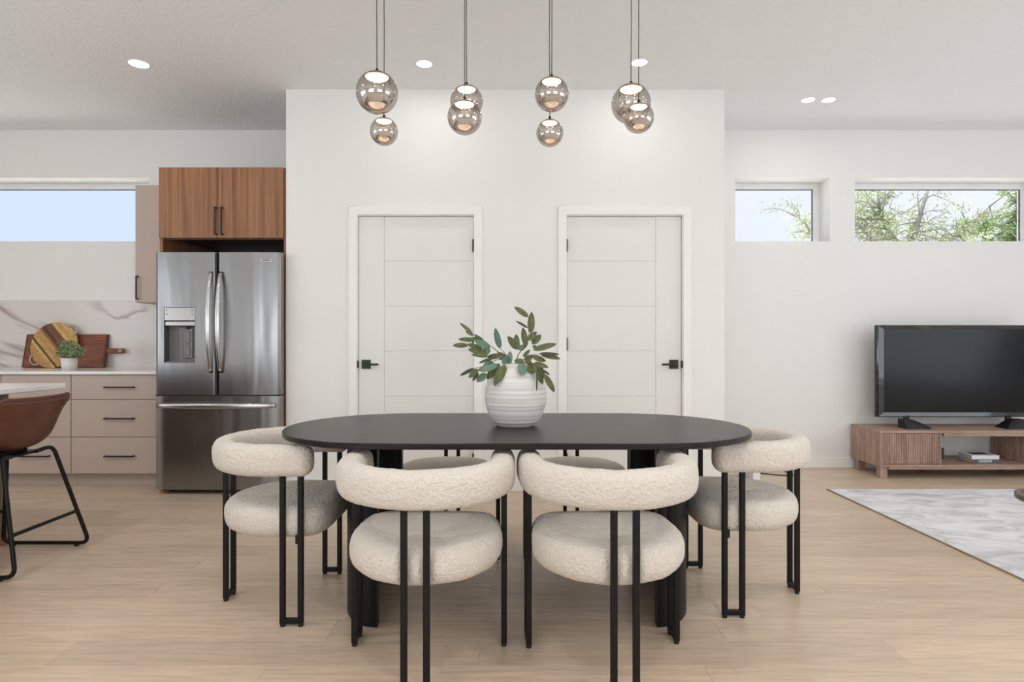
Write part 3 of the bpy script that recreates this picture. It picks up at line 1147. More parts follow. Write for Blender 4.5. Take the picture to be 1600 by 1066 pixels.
def make_chair():
    t = thing('dining_chair', (0, 0, 0), 'x', 'chair', 'cream boucle dining chairs around the table')
    # backrest: a padded tube bent into a U, rounded ends
    R0, zc, hx_, hz_ = 0.272, 0.659, 0.047, 0.063
    path = []
    for y_ in np.linspace(0.185, 0.0, 26):
        path.append((-R0, y_))
    for a in np.linspace(PI, 2 * PI, 92)[1:-1]:
        path.append((R0 * math.cos(a), R0 * math.sin(a)))
    for y_ in np.linspace(0.0, 0.185, 26):
        path.append((R0, y_))
    NP, NC = len(path), 44
    vs, fs = [], []
    for i, (x, y_) in enumerate(path):
        d = min(abs(y_ - 0.185), 0.05) if (abs(abs(x) - R0) < 1e-6 and y_ > 0) else 0.05
        sc = math.sqrt(max(0.0, 1 - (1 - d / 0.05) ** 2.6)) if d < 0.05 else 1.0
        sc = max(sc, 0.02)
        a_ = path[max(i - 1, 0)]
        b_ = path[min(i + 1, NP - 1)]
        tx, ty = b_[0] - a_[0], b_[1] - a_[1]
        ll = math.hypot(tx, ty)
        sx, sy = ty / ll, -tx / ll
        for j in range(NC):
            a = 2 * PI * j / NC
            ca, sa = math.cos(a), math.sin(a)
            u = math.copysign(abs(ca) ** 0.72, ca) * hx_ * sc
            v = math.copysign(abs(sa) ** 0.72, sa) * hz_ * sc
            p = Vector((x + sx * u, y_ + sy * u, zc + v))
            n_ = Vector((sx * ca, sy * ca, sa))
            p += n_ * (nub(p, 0.0016, 85) + nub(p, 0.0022, 14)) * sc
            vs.append(p)
    for i in range(NP - 1):
        for j in range(NC):
            q = (j + 1) % NC
            fs.append((i * NC + j, i * NC + q, (i + 1) * NC + q, (i + 1) * NC + j))
    fs.append(tuple(range(NC)))
    fs.append(tuple(range((NP - 1) * NC, NP * NC)))
    lpart('backrest', MB().add(vs, fs, True), M['boucle'], t)
    # seat: D-shaped cushion with fat rounded edges and a gently domed top
    NA = 132
    vs, fs = [], []
    zc = 0.404
    cr = 0.072
    prof = []                                   # (inset from the rim, flat-part scale, z, normal out, normal up)
    for k in range(9):
        prof.append((cr, k / 8.0, zc - 0.068, 0.0, -1.0))
    for k in range(1, 22):
        be = -PI / 2 + PI * k / 22
        cb, sb = math.cos(be), math.sin(be)
        prof.append((cr * (1 - abs(cb) ** 0.8), 1.0, zc + math.copysign(abs(sb) ** 0.8, sb) * 0.068, cb, sb))
    for k in range(8, -1, -1):
        prof.append((cr, k / 8.0, zc + 0.068 + 0.014 * (1 - (k / 8.0) ** 2), 0.0, 1.0))
    NV = len(prof) - 1
    for (ins, fl, z, cb, sb) in prof:
        for k in range(NA):
            a = 2 * PI * k / NA
            ca, sa = math.cos(a), math.sin(a)
            if sa < 0:
                rho = 0.272
            else:
                rho = (abs(ca / 0.272) ** 4 + abs(sa / 0.225) ** 4) ** -0.25
                f = min(1, sa / 0.35)
                rho = 0.272 * (1 - f) + rho * f if sa < 0.35 else rho
            r_ = (rho - ins) * fl
            p = Vector((r_ * ca, r_ * sa, z))
            n_ = Vector((ca * cb, sa * cb, sb))
            w_ = min(1.0, r_ / 0.05)
            p += n_ * (nub(p, 0.0018, 85) + nub(p, 0.0028, 11)) * w_
            # dimples where the bars press in
            for (bx, by) in ((0.036, -0.275), (-0.036, -0.275)):
                dd = math.hypot(p.x - bx, p.y - by)
                if dd < 0.034:
                    p.y += (0.034 - dd) * 0.6
            vs.append(p)
    for i in range(NV):
        for k in range(NA):
            q = (k + 1) % NA
            fs.append((i * NA + k, i * NA + q, (i + 1) * NA + q, (i + 1) * NA + k))
    lpart('seat', MB().add(vs, fs, True), M['boucle'], t)
    # three twin-bar legs
    bw, bd_, sp = 0.0105, 0.0105, 0.036

    def twin(cx, cy, along_x):
        m_ = MB()
        for s_ in (-1, 1):
            if along_x:
                m_.box(cx + s_ * sp - bw, cx + s_ * sp + bw, cy - bd_, cy + bd_, 0.010, 0.635, 0.0025)
            else:
                m_.box(cx - bd_, cx + bd_, cy + s_ * sp - bw, cy + s_ * sp + bw, 0.010, 0.635, 0.0025)
        if along_x:
            m_.box(cx - sp, cx + sp, cy - bd_ + 0.001, cy + bd_ - 0.001, 0.0105, 0.032, 0.002)
        else:
            m_.box(cx - bd_ + 0.001, cx + bd_ - 0.001, cy - sp, cy + sp, 0.0105, 0.032, 0.002)
        lg = lpart('leg', m_, M['black'], t)
        for s_ in (-1, 1):
            px, py = (cx + s_ * sp, cy) if along_x else (cx, cy + s_ * sp)
            lpart('foot_pad', MB().lathe([(0, 0), (0.010, 0), (0.010, 0.011), (0, 0.011)], 12, (px, py, 0)), M['rubber'], lg)
        # little bracket under the seat that holds it to the bars
        if not along_x:
            s2 = -1 if cx > 0 else 1
            lpart('bracket', MB().box(cx - 0.006, cx + 0.006, cy + sp - bw - 0.010, cy + sp - bw + 0.002, 0.328, 0.362, 0.001), M['black'], lg)

    twin(-0.278, 0.098, False)
    twin(0.278, 0.098, False)
    twin(0, -0.276, True)
    return t


proto = make_chair()
spots = [
    (-0.303, 2.225, 0, 'cream boucle chair at table front, left of the two with backs turned'),
    (0.348, 2.228, math.radians(3.2), 'cream boucle chair at table front, right of the two with backs turned'),
    (-0.969, 2.722, -PI / 2, 'cream boucle chair at the left end of the table, before the fridge'),
    (1.012, 2.800, PI / 2, 'cream boucle chair at the right end of the table, nearest the rug'),
    (-0.344, 3.336, PI, 'cream boucle chair behind the table, mostly hidden, in front of left door'),
    (0.355, 3.336, PI, 'cream boucle chair behind the table, mostly hidden, in front of right door'),
]
chairs = []
for i, (x, y_, rz, lab) in enumerate(spots):
    o = proto if i == 0 else copy_tree(proto)
    chairs.append((o, x, y_, rz, lab))
for o, x, y_, rz, lab in chairs:
    o.location = (x, y_, 0)
    o.rotation_euler = (0, 0, rz)
    o['label'] = lab

# ------------------------------------------------------------------ vase and branches
VX, VY = 0.0215, 2.735
t = thing('vase', (VX, VY, TZ), 'round ribbed matte white ceramic vase standing on the black table', 'vase')
key = [(0.000, 0.080), (0.004, 0.086), (0.022, 0.104), (0.054, 0.122), (0.092, 0.134), (0.130, 0.1385), (0.166, 0.135), (0.203, 0.126),
       (0.233, 0.110), (0.255, 0.086), (0.266, 0.064), (0.273, 0.056)]
kz, kr = [a for a, _ in key], [b for _, b in key]
pr = [(0, 0)]
for z in np.linspace(0, 0.273, 110):
    r_ = float(np.interp(z, kz, kr))
    ph = z + 0.004 * math.sin(z * 60)
    r_ += (0.00045 + 0.0003 * math.sin(z * 90)) * math.sin(ph * 2 * PI / 0.0185) * min(1, max(0, (0.24 - z) / 0.03)) * min(1, z / 0.02)
    pr.append((r_, z))
pr += [(0.052, 0.276), (0.048, 0.272)]
for z in np.linspace(0.262, 0.012, 30):
    pr.append((max(0.02, float(np.interp(z, kz, kr)) - 0.010), z))
pr.append((0, 0.010))
part('body', MB().lathe(pr, 72, (VX, VY, TZ)), M['ceramic'], t)

# leaf: length 1 along x, folded along the midrib, gently drooping
lv, lf = [], []
NLF = 7
for i in range(NLF + 1):
    s_ = i / NLF
    wv = 0.5 * (math.sin(PI * min(1, s_ ** 0.85)) ** 0.6) if 0 < i < NLF else 0.0
    zz = -0.10 * s_ * s_
    lv += [(s_, -wv, zz + wv * 0.28), (s_, 0, zz), (s_, wv, zz + wv * 0.28)]
for i in range(NLF):
    a = i * 3
    lf += [(a, a + 1, a + 4, a + 3), (a + 1, a + 2, a + 5, a + 4)]
leaf_mesh = {k: MB().add(lv, lf, True).mesh('leaf', M[k]) for k in ('leaf', 'leaf_blue', 'leaf_dark')}


KV = VY / 960.0


def vp(zx, zy, dy=0.0):
    """point of the bouquet from its measured offsets, in metres, relative to the vase mouth"""
    px, py = 690 + zx * 0.21583, 460 + zy * 0.21583
    k = (VY + dy) / 960.0
    return Vector(((px - 798) * k, VY + dy, EYE - (py - 536) * k))


mouth_in = Vector((VX, VY, TZ + 0.20))
branches = [
    ('eucalyptus branch reaching far left with long olive leaves', 0.03,
     [(505, 510), (440, 440), (350, 370), (270, 315), (225, 285)],
     [((225, 285), (130, 205), 0, .20), ((230, 300), (170, 265), 0, .3), ((240, 330), (118, 325), 0, .24), ((195, 370), (78, 370), 0, .28), ((350, 385), (235, 330), 1, .34),
      ((330, 440), (190, 395), 0, .30), ((340, 450), (215, 437), 0, .22), ((310, 345), (235, 290), 0, .26), ((355, 410), (296, 405), 1, .85), ((300, 400), (185, 360), 0, .30),
      ((430, 445), (330, 455), 0, .34), ((345, 370), (240, 345), 1, .30), ((270, 315), (190, 330), 0, .3)]),
    ('eucalyptus branch drooping low over the left side of the vase', -0.135,
     [(500, 515), (440, 470), (390, 475), (320, 520), (240, 535)],
     [((390, 455), (268, 498), 2, .16), ((375, 490), (300, 515), 1, .52), ((370, 525), (260, 552), 1, .38), ((240, 535), (130, 590), 2, .20), ((265, 540), (195, 605), 0, .40),
      ((330, 575), (250, 632), 1, .48), ((270, 565), (222, 630), 0, .3), ((385, 525), (328, 618), 0, .40), ((430, 530), (382, 665), 0, .30), ((460, 510), (405, 640), 0, .30),
      ((470, 465), (395, 455), 0, .3), ((448, 452), (484, 505), 1, .85), ((420, 500), (345, 610), 0, .36), ((400, 500), (320, 560), 1, .4)]),
    ('short eucalyptus twig with one upright pale leaf', 0.05,
     [(510, 508), (470, 440), (430, 395)],
     [((424, 395), (387, 243), 1, .27), ((490, 510), (497, 410), 1, .36), ((470, 450), (400, 420), 0, .3)]),
    ('tallest eucalyptus branch rising from the middle of the vase', 0.02,
     [(530, 510), (560, 420), (620, 372), (632, 285), (630, 165)],
     [((630, 165), (525, 90), 0, .30), ((645, 285), (652, 125), 0, .30), ((625, 245), (537, 192), 2, .17), ((612, 385), (588, 237), 0, .27), ((620, 335), (690, 270), 0, .42),
      ((655, 365), (718, 290), 0, .42), ((550, 400), (478, 303), 0, .36), ((545, 402), (540, 287), 0, .38), ((550, 400), (612, 372), 1, .5), ((660, 405), (835, 357), 0, .24), ((655, 380), (695, 380), 0, .5)]),
    ('eucalyptus branch stretching right with narrow pointed leaves', -0.07,
     [(550, 510), (600, 460), (660, 438), (715, 432)],
     [((705, 430), (855, 435), 2, .15), ((715, 437), (862, 467), 0, .24), ((655, 450), (757, 485), 0, .36), ((600, 490), (525, 480), 0, .50), ((600, 480), (670, 440), 0, .4),
      ((600, 470), (655, 505), 0, .5), ((590, 455), (640, 400), 0, .35)]),
    ('eucalyptus branch hanging down over the right side of the vase', -0.14,
     [(560, 512), (620, 490), (680, 505), (725, 560)],
     [((670, 495), (775, 530), 0, .30), ((592, 500), (575, 585), 1, .45), ((640, 500), (665, 575), 0, .60), ((680, 500), (700, 585), 0, .4), ((690, 540), (732, 652), 0, .34),
      ((725, 545), (785, 585), 2, .22), ((740, 575), (820, 712), 0, .26), ((690, 585), (688, 705), 2, .09), ((700, 505), (745, 610), 0, .32), ((620, 495), (690, 560), 0, .4)]),
]
for lab, dy, stem, leaves in branches:
    t = thing('eucalyptus_branch', tuple(mouth_in), lab + ', in the white vase', 'branch', 'eucalyptus branches in the vase')
    n_ = len(stem)
    pts = [mouth_in + Vector((0, dy * 0.2, -0.12)), mouth_in]
    pts += [vp(*p, dy * (i / (n_ - 1)) ** 0.8) for i, p in enumerate(stem)]
    pts = fillet(pts, 0.03, 4)
    part('stem', MB().tube(pts, 0.0022, 7, scales=[1.3 - 0.8 * i / len(pts) for i in range(len(pts))]), M['stem'], t)
    stem_w = [vp(*p, dy * (i / (n_ - 1)) ** 0.8) for i, p in enumerate(stem)]
    for (b, e_, ci, wr) in leaves:
        # depth of the leaf base follows the nearest point of its stem
        near = min(stem_w, key=lambda s_: (vp(*b).xz - s_.xz).length)
        d0 = near.y - VY
        pb = vp(*b, d0 + random.uniform(-0.008, 0.008))
        pe = vp(*e_, d0 + random.uniform(-0.035, 0.03))
        for q in (pb, pe, None):
            if q is None:
                break
            h_ = q.z - TZ
            if 0 < h_ < 0.270:                       # keep the leaf outside the vase wall
                rv = float(np.interp(h_, kz, kr)) + 0.026
                if math.hypot(q.x - VX, q.y - VY) < rv:
                    px_, pz_ = q.x / q.y, (q.z - EYE) / q.y
                    ny = VY - math.sqrt(max(0.0, rv * rv - (q.x - VX) ** 2))
                    q.x, q.y, q.z = px_ * ny, ny, EYE + pz_ * ny
        ax_ = pe - pb
        ln = ax_.length
        fx = ax_.normalized()
        wr *= 1.12
        face = Vector((random.uniform(-0.3, 0.3), -1, random.uniform(0.0, 0.5)))
        fz = (face - fx * face.dot(fx)).normalized()
        fy = fz.cross(fx)
        o = bpy.data.objects.new('leaf', leaf_mesh[('leaf', 'leaf_blue', 'leaf_dark')[ci]])
        o.matrix_world = Matrix(((fx.x * ln, fy.x * ln * wr, fz.x * ln * 0.2, pb.x), (fx.y * ln, fy.y * ln * wr, fz.y * ln * 0.2, pb.y),
                                 (fx.z * ln, fy.z * ln * wr, fz.z * ln * 0.2, pb.z), (0, 0, 0, 1)))
        mloc = o.matrix_world.copy()
        o.parent = t
        o.matrix_parent_inverse = Matrix.Identity(4)
        mloc.translation = mloc.translation - t.location
        o.matrix_basis = mloc
        C.objects.link(o)

# ------------------------------------------------------------------ pendants
solo('light_canopy', MB().box(-0.95, 0.85, 2.62, 2.92, H - 0.035, H, 0.004), M['black_matte'], (0, 2.77, H), 'flat black ceiling canopy above the glass pendants', 'light fitting')


def pendant(px, py, rad, Y, label):
    k = Y / 960.0
    cx, cz_ = (px - 798) * k, EYE + (536 - py) * k
    c = (cx, Y, cz_)
    t = thing('pendant_lamp', c, label, 'pendant lamp', 'mirrored glass pendants over the table')
    segs = 40
    part('globe', MB().lathe([(rad * math.sin(a), rad * math.cos(a)) for a in [0.62 + (PI - 0.62) * i / 40 for i in range(40)]] + [(0, -rad)], segs, c), M['globe'], t, c)
    ro = rad * 1.006
    a_s = [0.72 * i / 12 for i in range(13)]
    part('cap', MB().lathe([(ro * math.sin(a), ro * math.cos(a)) for a in a_s] + [(rad * 0.645, rad * 0.735), (rad * 0.56, rad * 0.735), (rad * 0.555, rad * 0.76), (0, rad * 0.76)], segs, c), M['copper'], t)
    part('led_puck', MB().lathe([(0, rad * 0.758), (rad * 0.552, rad * 0.758), (rad * 0.552, rad * 0.735), (rad * 0.48, rad * 0.69), (rad * 0.3, rad * 0.655), (0, rad * 0.64)], segs, c), M['led'], t, c)
    part('cord_grip', MB().lathe([(0, rad * 1.0), (0.0065, rad * 1.0), (0.0065, rad + 0.012), (0.003, rad + 0.016), (0, rad + 0.016)], 12, c), M['black_matte'], t)
    wob = random.uniform(-0.002, 0.002)
    part('cord', MB().tube([(cx, Y, cz_ + rad + 0.012), (cx + wob, Y, cz_ + (H - cz_) * 0.5), (cx - wob, Y, cz_ + (H - cz_) * 0.8), (cx, Y, H - 0.034)], 0.0022, 6), M['cord'], t)


pendant(589, 145, 0.091, 2.70, 'large mirrored globe pendant, leftmost and upper of its pair')
pendant(600, 205.5, 0.064, 2.86, 'small mirrored globe pendant hanging below the leftmost large globe')
pendant(729, 159, 0.0750, 2.84, 'mirrored globe pendant in second pair from left, the higher rear one')
pendant(726, 183.5, 0.0735, 2.64, 'mirrored globe pendant in second pair from left, the lower front one')
pendant(862, 147.5, 0.0745, 2.70, 'mirrored globe pendant in third pair from left, the upper larger one')
pendant(859, 208, 0.0615, 2.82, 'small mirrored globe pendant, lower of the third pair from left')
pendant(986, 162.5, 0.090, 2.84, 'large mirrored globe pendant of the rightmost pair, rear one')
pendant(998, 184.5, 0.064, 2.64, 'small mirrored globe pendant in front of the rightmost large globe')


def downlight(x, y_, r_, label, watts=SPOT_W):
    t = thing('ceiling_light', (x, y_, H), label, 'ceiling light', 'round recessed ceiling lights')
    part('trim_ring', MB().lathe([(r_, 0), (r_ + 0.009, 0), (r_ + 0.009, -0.0015), (r_, -0.003), (r_, 0)], 32, (x, y_, H)), M['trim'], t)
    part('lens', MB().lathe([(0, -0.0032), (r_ - 0.0005, -0.0032), (r_ - 0.0005, -0.001), (0, -0.001)], 32, (x, y_, H)), M['lens'], t)
    l = bpy.data.lights.new('downlight', 'AREA')
    l.shape = 'DISK'
    l.size = r_ * 2
    l.energy = watts
    l.color = (1.0, 0.975, 0.945)
    o = bpy.data.objects.new('downlight', l)
    o.location = (0, 0, -0.012)
    o.parent = t
    C.objects.link(o)


downlight(-2.56, 4.23, 0.062, 'round recessed ceiling light at the left, above the kitchen')
downlight(-0.595, 4.23, 0.052, 'round recessed ceiling light between the first two pendant pairs')
downlight(0.882, 4.21, 0.052, 'round recessed ceiling light behind the cords of the rightmost pendants')
downlight(2.353, 4.86, 0.048, 'round recessed ceiling light at right, left one of the close pair', 1.1)
downlight(2.515, 4.86, 0.048, 'round recessed ceiling light at right, right one of the close pair', 1.1)

# unseen lamps added to light the floor, styled like the visible ones
for x, y_, where in ((-4.3, 1.9, 'over the island'), (-2.56, 1.9, 'over the bar stools'), (-0.6, 1.3, 'left of and above the camera'), (0.88, 1.3, 'right of and above the camera'),
                     (2.4, 1.9, 'over the rug'), (4.2, 2.2, 'over the right half of the rug'), (-2.56, -0.8, 'behind the camera at left'), (-0.6, -0.8, 'behind the camera near the middle'),
                     (0.88, -0.8, 'behind the camera, right of the middle'), (2.9, -0.8, 'behind the camera at right')):
    downlight(x, y_, 0.055, 'round recessed ceiling light ' + where + ', out of frame, added to light the floor', FILL_W)

# ------------------------------------------------------------------ living room side
# rug
t = thing('area_rug', (4.0, 3.3, 0), 'large pale grey distressed rug on the floor at the right', 'rug')
part('pile', MB().box(2.432, 5.6, 1.6, 4.712, 0.0005, 0.009, 0.002), M['rug'], t)
part('binding', MB().box(2.424, 2.4319, 1.6, 4.712, 0.0005, 0.0085, 0.001).box(2.424, 5.6, 4.7122, 4.718, 0.0005, 0.0085, 0.001), M['binding'], t)

# television stand
SX0, SX1, SY0, SY1 = 3.06, 4.84, 5.09, 5.52
t = thing('tv_stand', (3.95, 5.3, 0), 'low walnut television stand with slatted doors and open middle shelf', 'tv stand')
part('top', MB().box(SX0, SX1, SY0, SY1, 0.378, 0.400, 0.0015), M['stand_wood'], t)
part('side_panel', MB().box(SX0, SX0 + 0.02, SY0, SY1, 0.098, 0.3775, 0.001), M['stand_wood_v'], t)
part('side_panel', MB().box(SX1 - 0.02, SX1, SY0, SY1, 0.098, 0.3775, 0.001), M['stand_wood_v'], t)
part('bottom', MB().box(SX0 + 0.0205, SX1 - 0.0205, SY0 + 0.002, SY1, 0.0985, 0.118, 0.001), M['stand_wood'], t)
part('apron', MB().box(SX0 + 0.076, SX1 - 0.076, SY0 + 0.004, SY0 + 0.024, 0.076, 0.098, 0.001), M['stand_wood'], t)
part('divider', MB().box(3.575, 3.593, SY0 + 0.03, SY1, 0.1185, 0.3775), M['stand_wood_v'], t)
part('divider', MB().box(4.318, 4.336, SY0 + 0.03, SY1, 0.1185, 0.3775), M['stand_wood_v'], t)
part('back_panel', MB().box(SX0 + 0.021, 3.574, SY1 - 0.012, SY1, 0.1185, 0.3775).box(4.337, SX1 - 0.021, SY1 - 0.012, SY1, 0.1185, 0.3775), M['stand_wood_v'], t)
part('front_rail', MB().box(3.594, 4.317, SY0 + 0.004, SY0 + 0.03, 0.352, 0.3775, 0.001), M['stand_wood'], t)
for a, b in ((3.0815, 3.573), (4.338, 4.8185)):
    d = part('door', MB().box(a, b, SY0 + 0.012, SY0 + 0.028, 0.121, 0.375), M['stand_wood_v'], t)
    m_ = MB()
    n_ = 34
    for i in range(n_):
        x = a + (b - a) * (i + 0.5) / n_
        hw = (b - a) / n_ * 0.40
        m_.box(x - hw, x + hw, SY0 + 0.003, SY0 + 0.0119, 0.121, 0.375, 0.002)
    part('slat', m_, M['stand_wood_v'], d, kind='stuff')
    hx = b + 0.001 if a < 4 else a - 0.021
    if a < 4:
        part('pull', MB().box(hx, hx + 0.020, SY0 + 0.006, SY0 + 0.03, 0.160, 0.255, 0.002), M['black_matte'], d)
for x in (SX0 + 0.015, SX1 - 0.075):
    for y_ in (SY0 + 0.02, SY1 - 0.09):
        part('leg', MB().box(x, x + 0.06, y_, y_ + 0.06, 0, 0.0975, 0.002), M['stand_wood_v'], t)
for x in (3.62, 4.32):
    part('middle_foot', MB().box(x, x + 0.035, 5.42, 5.45, 0, 0.0975), M['black_matte'], t)

# television
t = thing('television', (3.86, 5.30, 0.40), 'large flat black television on the walnut stand', 'television')
TX0, TX1, TY0, TZ0, TZ1 = 3.163, 4.557, 5.30, 0.487, 1.281
part('casing', MB().box(TX0, TX1, TY0 + 0.008, TY0 + 0.045, TZ0, TZ1, 0.003).box(TX0 + 0.2, TX1 - 0.2, TY0 + 0.045, TY0 + 0.08, TZ0 + 0.05, TZ0 + 0.45, 0.01), M['tv_plastic'], t)
bz, bt_, bb = 0.060, 0.036, 0.040
bm_ = MB()
o_ = [(TX0, TZ0), (TX1, TZ0), (TX1, TZ1), (TX0, TZ1)]
i_ = [(TX0 + bz, TZ0 + bb), (TX1 - bz, TZ0 + bb), (TX1 - bz, TZ1 - bt_), (TX0 + bz, TZ1 - bt_)]
mid = [(a[0] * 0.82 + b[0] * 0.18, a[1] * 0.82 + b[1] * 0.18) for a, b in zip(o_, i_)]
vs = [(x, TY0 + 0.008, z) for x, z in o_] + [(x, TY0, z) for x, z in mid] + [(x, TY0 + 0.006, z) for x, z in i_] + [(x, TY0 + 0.010, z) for x, z in i_]
fs = []
for r_ in range(3):
    for i in range(4):
        j = (i + 1) % 4
        fs.append((r_ * 4 + i, r_ * 4 + j, r_ * 4 + 4 + j, r_ * 4 + 4 + i))
part('bezel', bm_.add(vs, fs), M['tv_bezel'], t)
part('screen', MB().box(i_[0][0] - 0.004, i_[1][0] + 0.004, TY0 + 0.0062, TY0 + 0.0115, i_[0][1] - 0.004, i_[2][1] + 0.004), M['tv_screen'], t)
for (xf, sg) in ((3.42, 1), (4.30, -1)):
    pf = [(-0.085, 0), (0.125, 0), (0.125, 0.012), (0.05, 0.055), (0.0, 0.075), (-0.085, 0.075)]
    vs = [(xf + (x if sg > 0 else -x) * 0.95, y_, 0.4005 + z) for y_ in (5.22, 5.30) for x, z in pf]
    k_ = len(pf)
    fs = [tuple(range(k_)), tuple(range(2 * k_ - 1, k_ - 1, -1))] + [(i, i + k_, (i + 1) % k_ + k_, (i + 1) % k_) for i in range(k_)]
    vs2 = [(x, (y_ - 0.05 if (z - 0.4) < 0.02 and y_ < 5.25 else y_), z) for x, y_, z in vs]
    part('foot', MB().add(vs2, fs).box(xf - 0.02, xf + 0.02, 5.30, 5.325, 0.44, 0.50), M['tv_plastic'], t)


# books on the middle shelf
def book(x0, x1, y0, y1, z0, h, mat, rz, label):
    t = thing('book', ((x0 + x1) / 2, (y0 + y1) / 2, z0), label, 'book', 'books on the television stand shelf')
    c = 0.0025
    part('cover', MB().box(x0, x1, y0, y1, z0, z0 + c).box(x0, x1, y0, y1, z0 + h - c, z0 + h).box(x0, x1, y0, y0 + c, z0 + c, z0 + h - c), mat, t)
    part('pages', MB().box(x0 + 0.004, x1 - 0.004, y0 + c + 0.0002, y1 - 0.004, z0 + c + 0.0002, z0 + h - c - 0.0002), M['paper'], t)
    return t


bk = book(3.868, 4.100, 5.15, 5.31, 0.1185, 0.031, M['book_grey'], 0, 'dark grey book lettered LONDON, lying at the bottom of the shelf stack')
text_part('title', 'LONDON', 0.024, (3.978, 5.1494, 0.1345), M['ink_white'], bk, 0.0005, 1.05)
bk = book(3.866, 4.098, 5.153, 5.313, 0.1500, 0.033, M['book_white'], 0, 'white book with a dark mark on its cover, on the grey book')
part('cover_print', MB().box(3.92, 4.06, 5.20, 5.29, 0.1831, 0.1835), M['ink_dark'], bk)

# little tray table at the right edge
SXc, SYc, zt = 2.70, 3.02, 0.372
t = thing('side_table', (SXc, SYc, 0.009), 'small round dark wood side table with raised rim at the right edge', 'side table')
rt = 0.175
part('tray_top', MB().lathe([(0, -0.030), (rt - 0.006, -0.030), (rt, -0.024), (rt, -0.002), (rt - 0.003, 0), (rt - 0.020, 0), (rt - 0.024, -0.012), (0, -0.012)], 56, (SXc, SYc, zt)), M['tray_wood'], t)
part('column', MB().lathe([(0, 0.03), (0.02, 0.03), (0.02, zt - 0.031), (0, zt - 0.031)], 20, (SXc + 0.0, SYc, 0)), M['tray_wood'], t)
part('base', MB().lathe([(0, 0.0095), (0.09, 0.0095), (0.09, 0.022), (0.03, 0.032), (0, 0.032)], 40, (SXc, SYc, 0)), M['tray_wood'], t)
solo('cup', MB().lathe([(0, 0), (0.030, 0), (0.034, 0.004), (0.036, 0.085), (0.033, 0.085), (0.031, 0.008), (0, 0.008)], 28, (2.685, 3.095, zt - 0.012)), M['pot'], (2.685, 3.095, zt - 0.012),
     'white cup standing on the dark round side table', 'cup')

# low white stand and cord behind the right-hand chair
t = thing('low_stand', (1.83, 5.12, 0), 'low white open stand on the floor behind the right-hand dining chair', 'stand')
part('top', MB().box(1.64, 2.04, 5.02, 5.28, 0.330, 0.350, 0.002), M['white_lacquer'], t)
for a, b in ((1.64, 1.675), (1.98, 2.04)):
    part('side_panel', MB().box(a, b, 5.02, 5.28, 0, 0.3295, 0.002), M['white_lacquer'], t)
part('back_panel', MB().box(1.6755, 1.9795, 5.24, 5.26, 0, 0.3295), M['white_lacquer'], t)
cp = [Vector((2.045, 5.40, 0.005)), Vector((2.12, 5.32, 0.005)), Vector((2.25, 5.22, 0.005)), Vector((2.40, 5.18, 0.005)), Vector((2.40, 5.3, 0.005)), Vector((2.39, 5.53, 0.005))]
solo('power_cord', MB().tube(fillet(cp, 0.06, 5), 0.0045, 8), M['rubber'], (2.2, 5.3, 0), 'thin dark cord on the floor beside the low white stand', 'cord')

# ------------------------------------------------------------------ outdoors
g = part('ground', MB().box(-30, 40, 5.9, 60, -0.5, -0.3), M['bounce_ground'])
tag(g, 'unseen sunlit ground, made pale to bounce light into the rear windows', 'ground', None, 'structure')


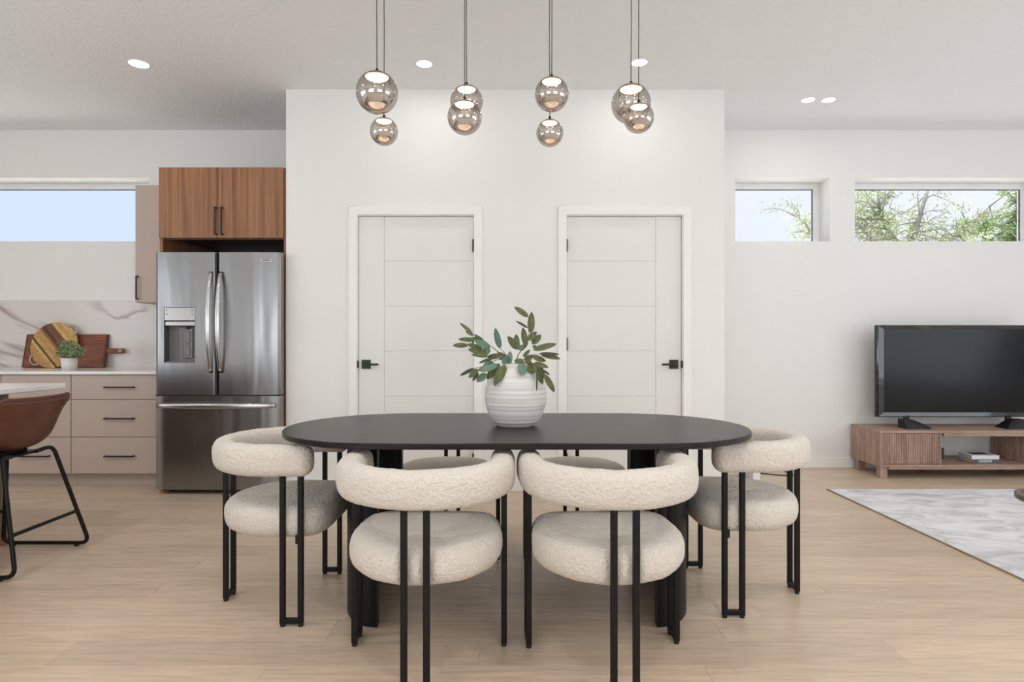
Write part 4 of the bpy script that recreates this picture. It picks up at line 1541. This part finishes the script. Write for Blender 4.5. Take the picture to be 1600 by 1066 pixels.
def tree(name, base, mains, twigs, leaves, lsize, spread, mat, label, droop=0.0):
    t = thing(name, base, label, 'tree', 'trees outside the windows')
    base = Vector(base)
    m_ = MB()
    ends = []
    for pts, r0 in mains:
        pts = [Vector(p) for p in pts]
        n_ = len(pts)
        sm_ = fillet(pts, 0.8, 4)
        m_.tube(sm_, r0, 8, scales=[1 - 0.8 * i / len(sm_) for i in range(len(sm_))])
        for q in range(twigs):
            f = random.uniform(0.35, 1.0)
            k = min(int(f * (len(sm_) - 1)), len(sm_) - 2)
            p = sm_[k].lerp(sm_[k + 1], random.random())
            d = Vector((random.gauss(0, 1), random.gauss(0, 1), random.gauss(0.15, 0.6))).normalized()
            ln = random.uniform(0.5, 1.3) * spread
            mid_ = p + d * ln * 0.5 + Vector((random.gauss(0, .12), random.gauss(0, .12), random.gauss(0.05, .12)))
            e2 = p + d * ln + Vector((0, 0, -droop))
            m_.tube([p, mid_, e2], 0.022, 5, scales=[1.2, 0.8, 0.4])
            ends += [(p.lerp(mid_, .6)), mid_, mid_.lerp(e2, .5), e2, e2]
            for w_ in range(3):
                d3 = (d + Vector([random.gauss(0, .8) for _ in range(3)])).normalized()
                e3 = mid_.lerp(e2, random.random())
                e4 = e3 + d3 * random.uniform(.25, .6) * spread
                m_.tube([e3, e4], 0.009, 4)
                ends += [e3.lerp(e4, .6), e4]
    trunk = part('branches', m_, M['bark'], t)
    E = np.array([tuple(p) for p in ends])
    idx = rng.integers(0, len(E), leaves)
    P = E[idx] + rng.normal(0, 0.13 * spread, (leaves, 3))
    A = rng.normal(0, 1, (leaves, 3)); A /= np.linalg.norm(A, axis=1)[:, None]
    B = np.cross(A, rng.normal(0, 1, (leaves, 3))); B /= np.linalg.norm(B, axis=1)[:, None]
    S = rng.uniform(0.6, 1.2, (leaves, 1)) * lsize
    V = np.stack([P - A * S, P + B * S * 0.45, P + A * S, P - B * S * 0.45], 1).reshape(-1, 3)
    me = bpy.data.meshes.new('foliage')
    V = V - np.array(base)
    me.from_pydata(V.tolist(), [], np.arange(leaves * 4).reshape(-1, 4).tolist())
    me.materials.append(mat)
    o = bpy.data.objects.new('foliage', me)
    o.parent = t
    C.objects.link(o)
    o['kind'] = 'stuff'


tree('oak_tree', (13.2, 20.0, -0.3),
     [([(13.2, 20, -0.3), (13.3, 20, 2.5), (13.0, 20, 4.2), (13.3, 20, 5.2), (13.9, 20.3, 6.6)], 0.20),
      ([(13.2, 20, 2.8), (12.0, 19.8, 4.0), (11.3, 20, 5.0), (10.9, 20.4, 6.2)], 0.12),
      ([(13.2, 20, 2.6), (11.5, 19.6, 3.4), (9.9, 19.8, 4.4), (9.4, 20, 5.2)], 0.11),
      ([(13.1, 20, 3.4), (14.2, 20.2, 4.3), (15.0, 20, 5.0), (15.6, 20, 5.6)], 0.11),
      ([(13.0, 20, 4.0), (12.4, 20.5, 5.0), (12.3, 20.6, 6.3)], 0.09)],
     30, 9000, 0.05, 0.85, M['oak_leaves'], 'pale loose oak tree outside, filling most of the long window')
tree('pine_tree', (14.2, 16.0, -0.3),
     [([(14.2, 16, -0.3), (14.1, 16, 2.6), (13.6, 16, 3.6), (13.0, 16, 4.1), (12.3, 16, 4.3)], 0.16),
      ([(14.0, 16, 2.9), (13.7, 16.1, 4.2), (13.2, 16.1, 4.9)], 0.10),
      ([(13.9, 16, 3.1), (13.4, 15.8, 3.7), (12.6, 15.8, 3.75)], 0.07)],
     22, 6000, 0.05, 0.5, M['pine_leaves'], 'greener leaning tree outside, at the right end of the long window')
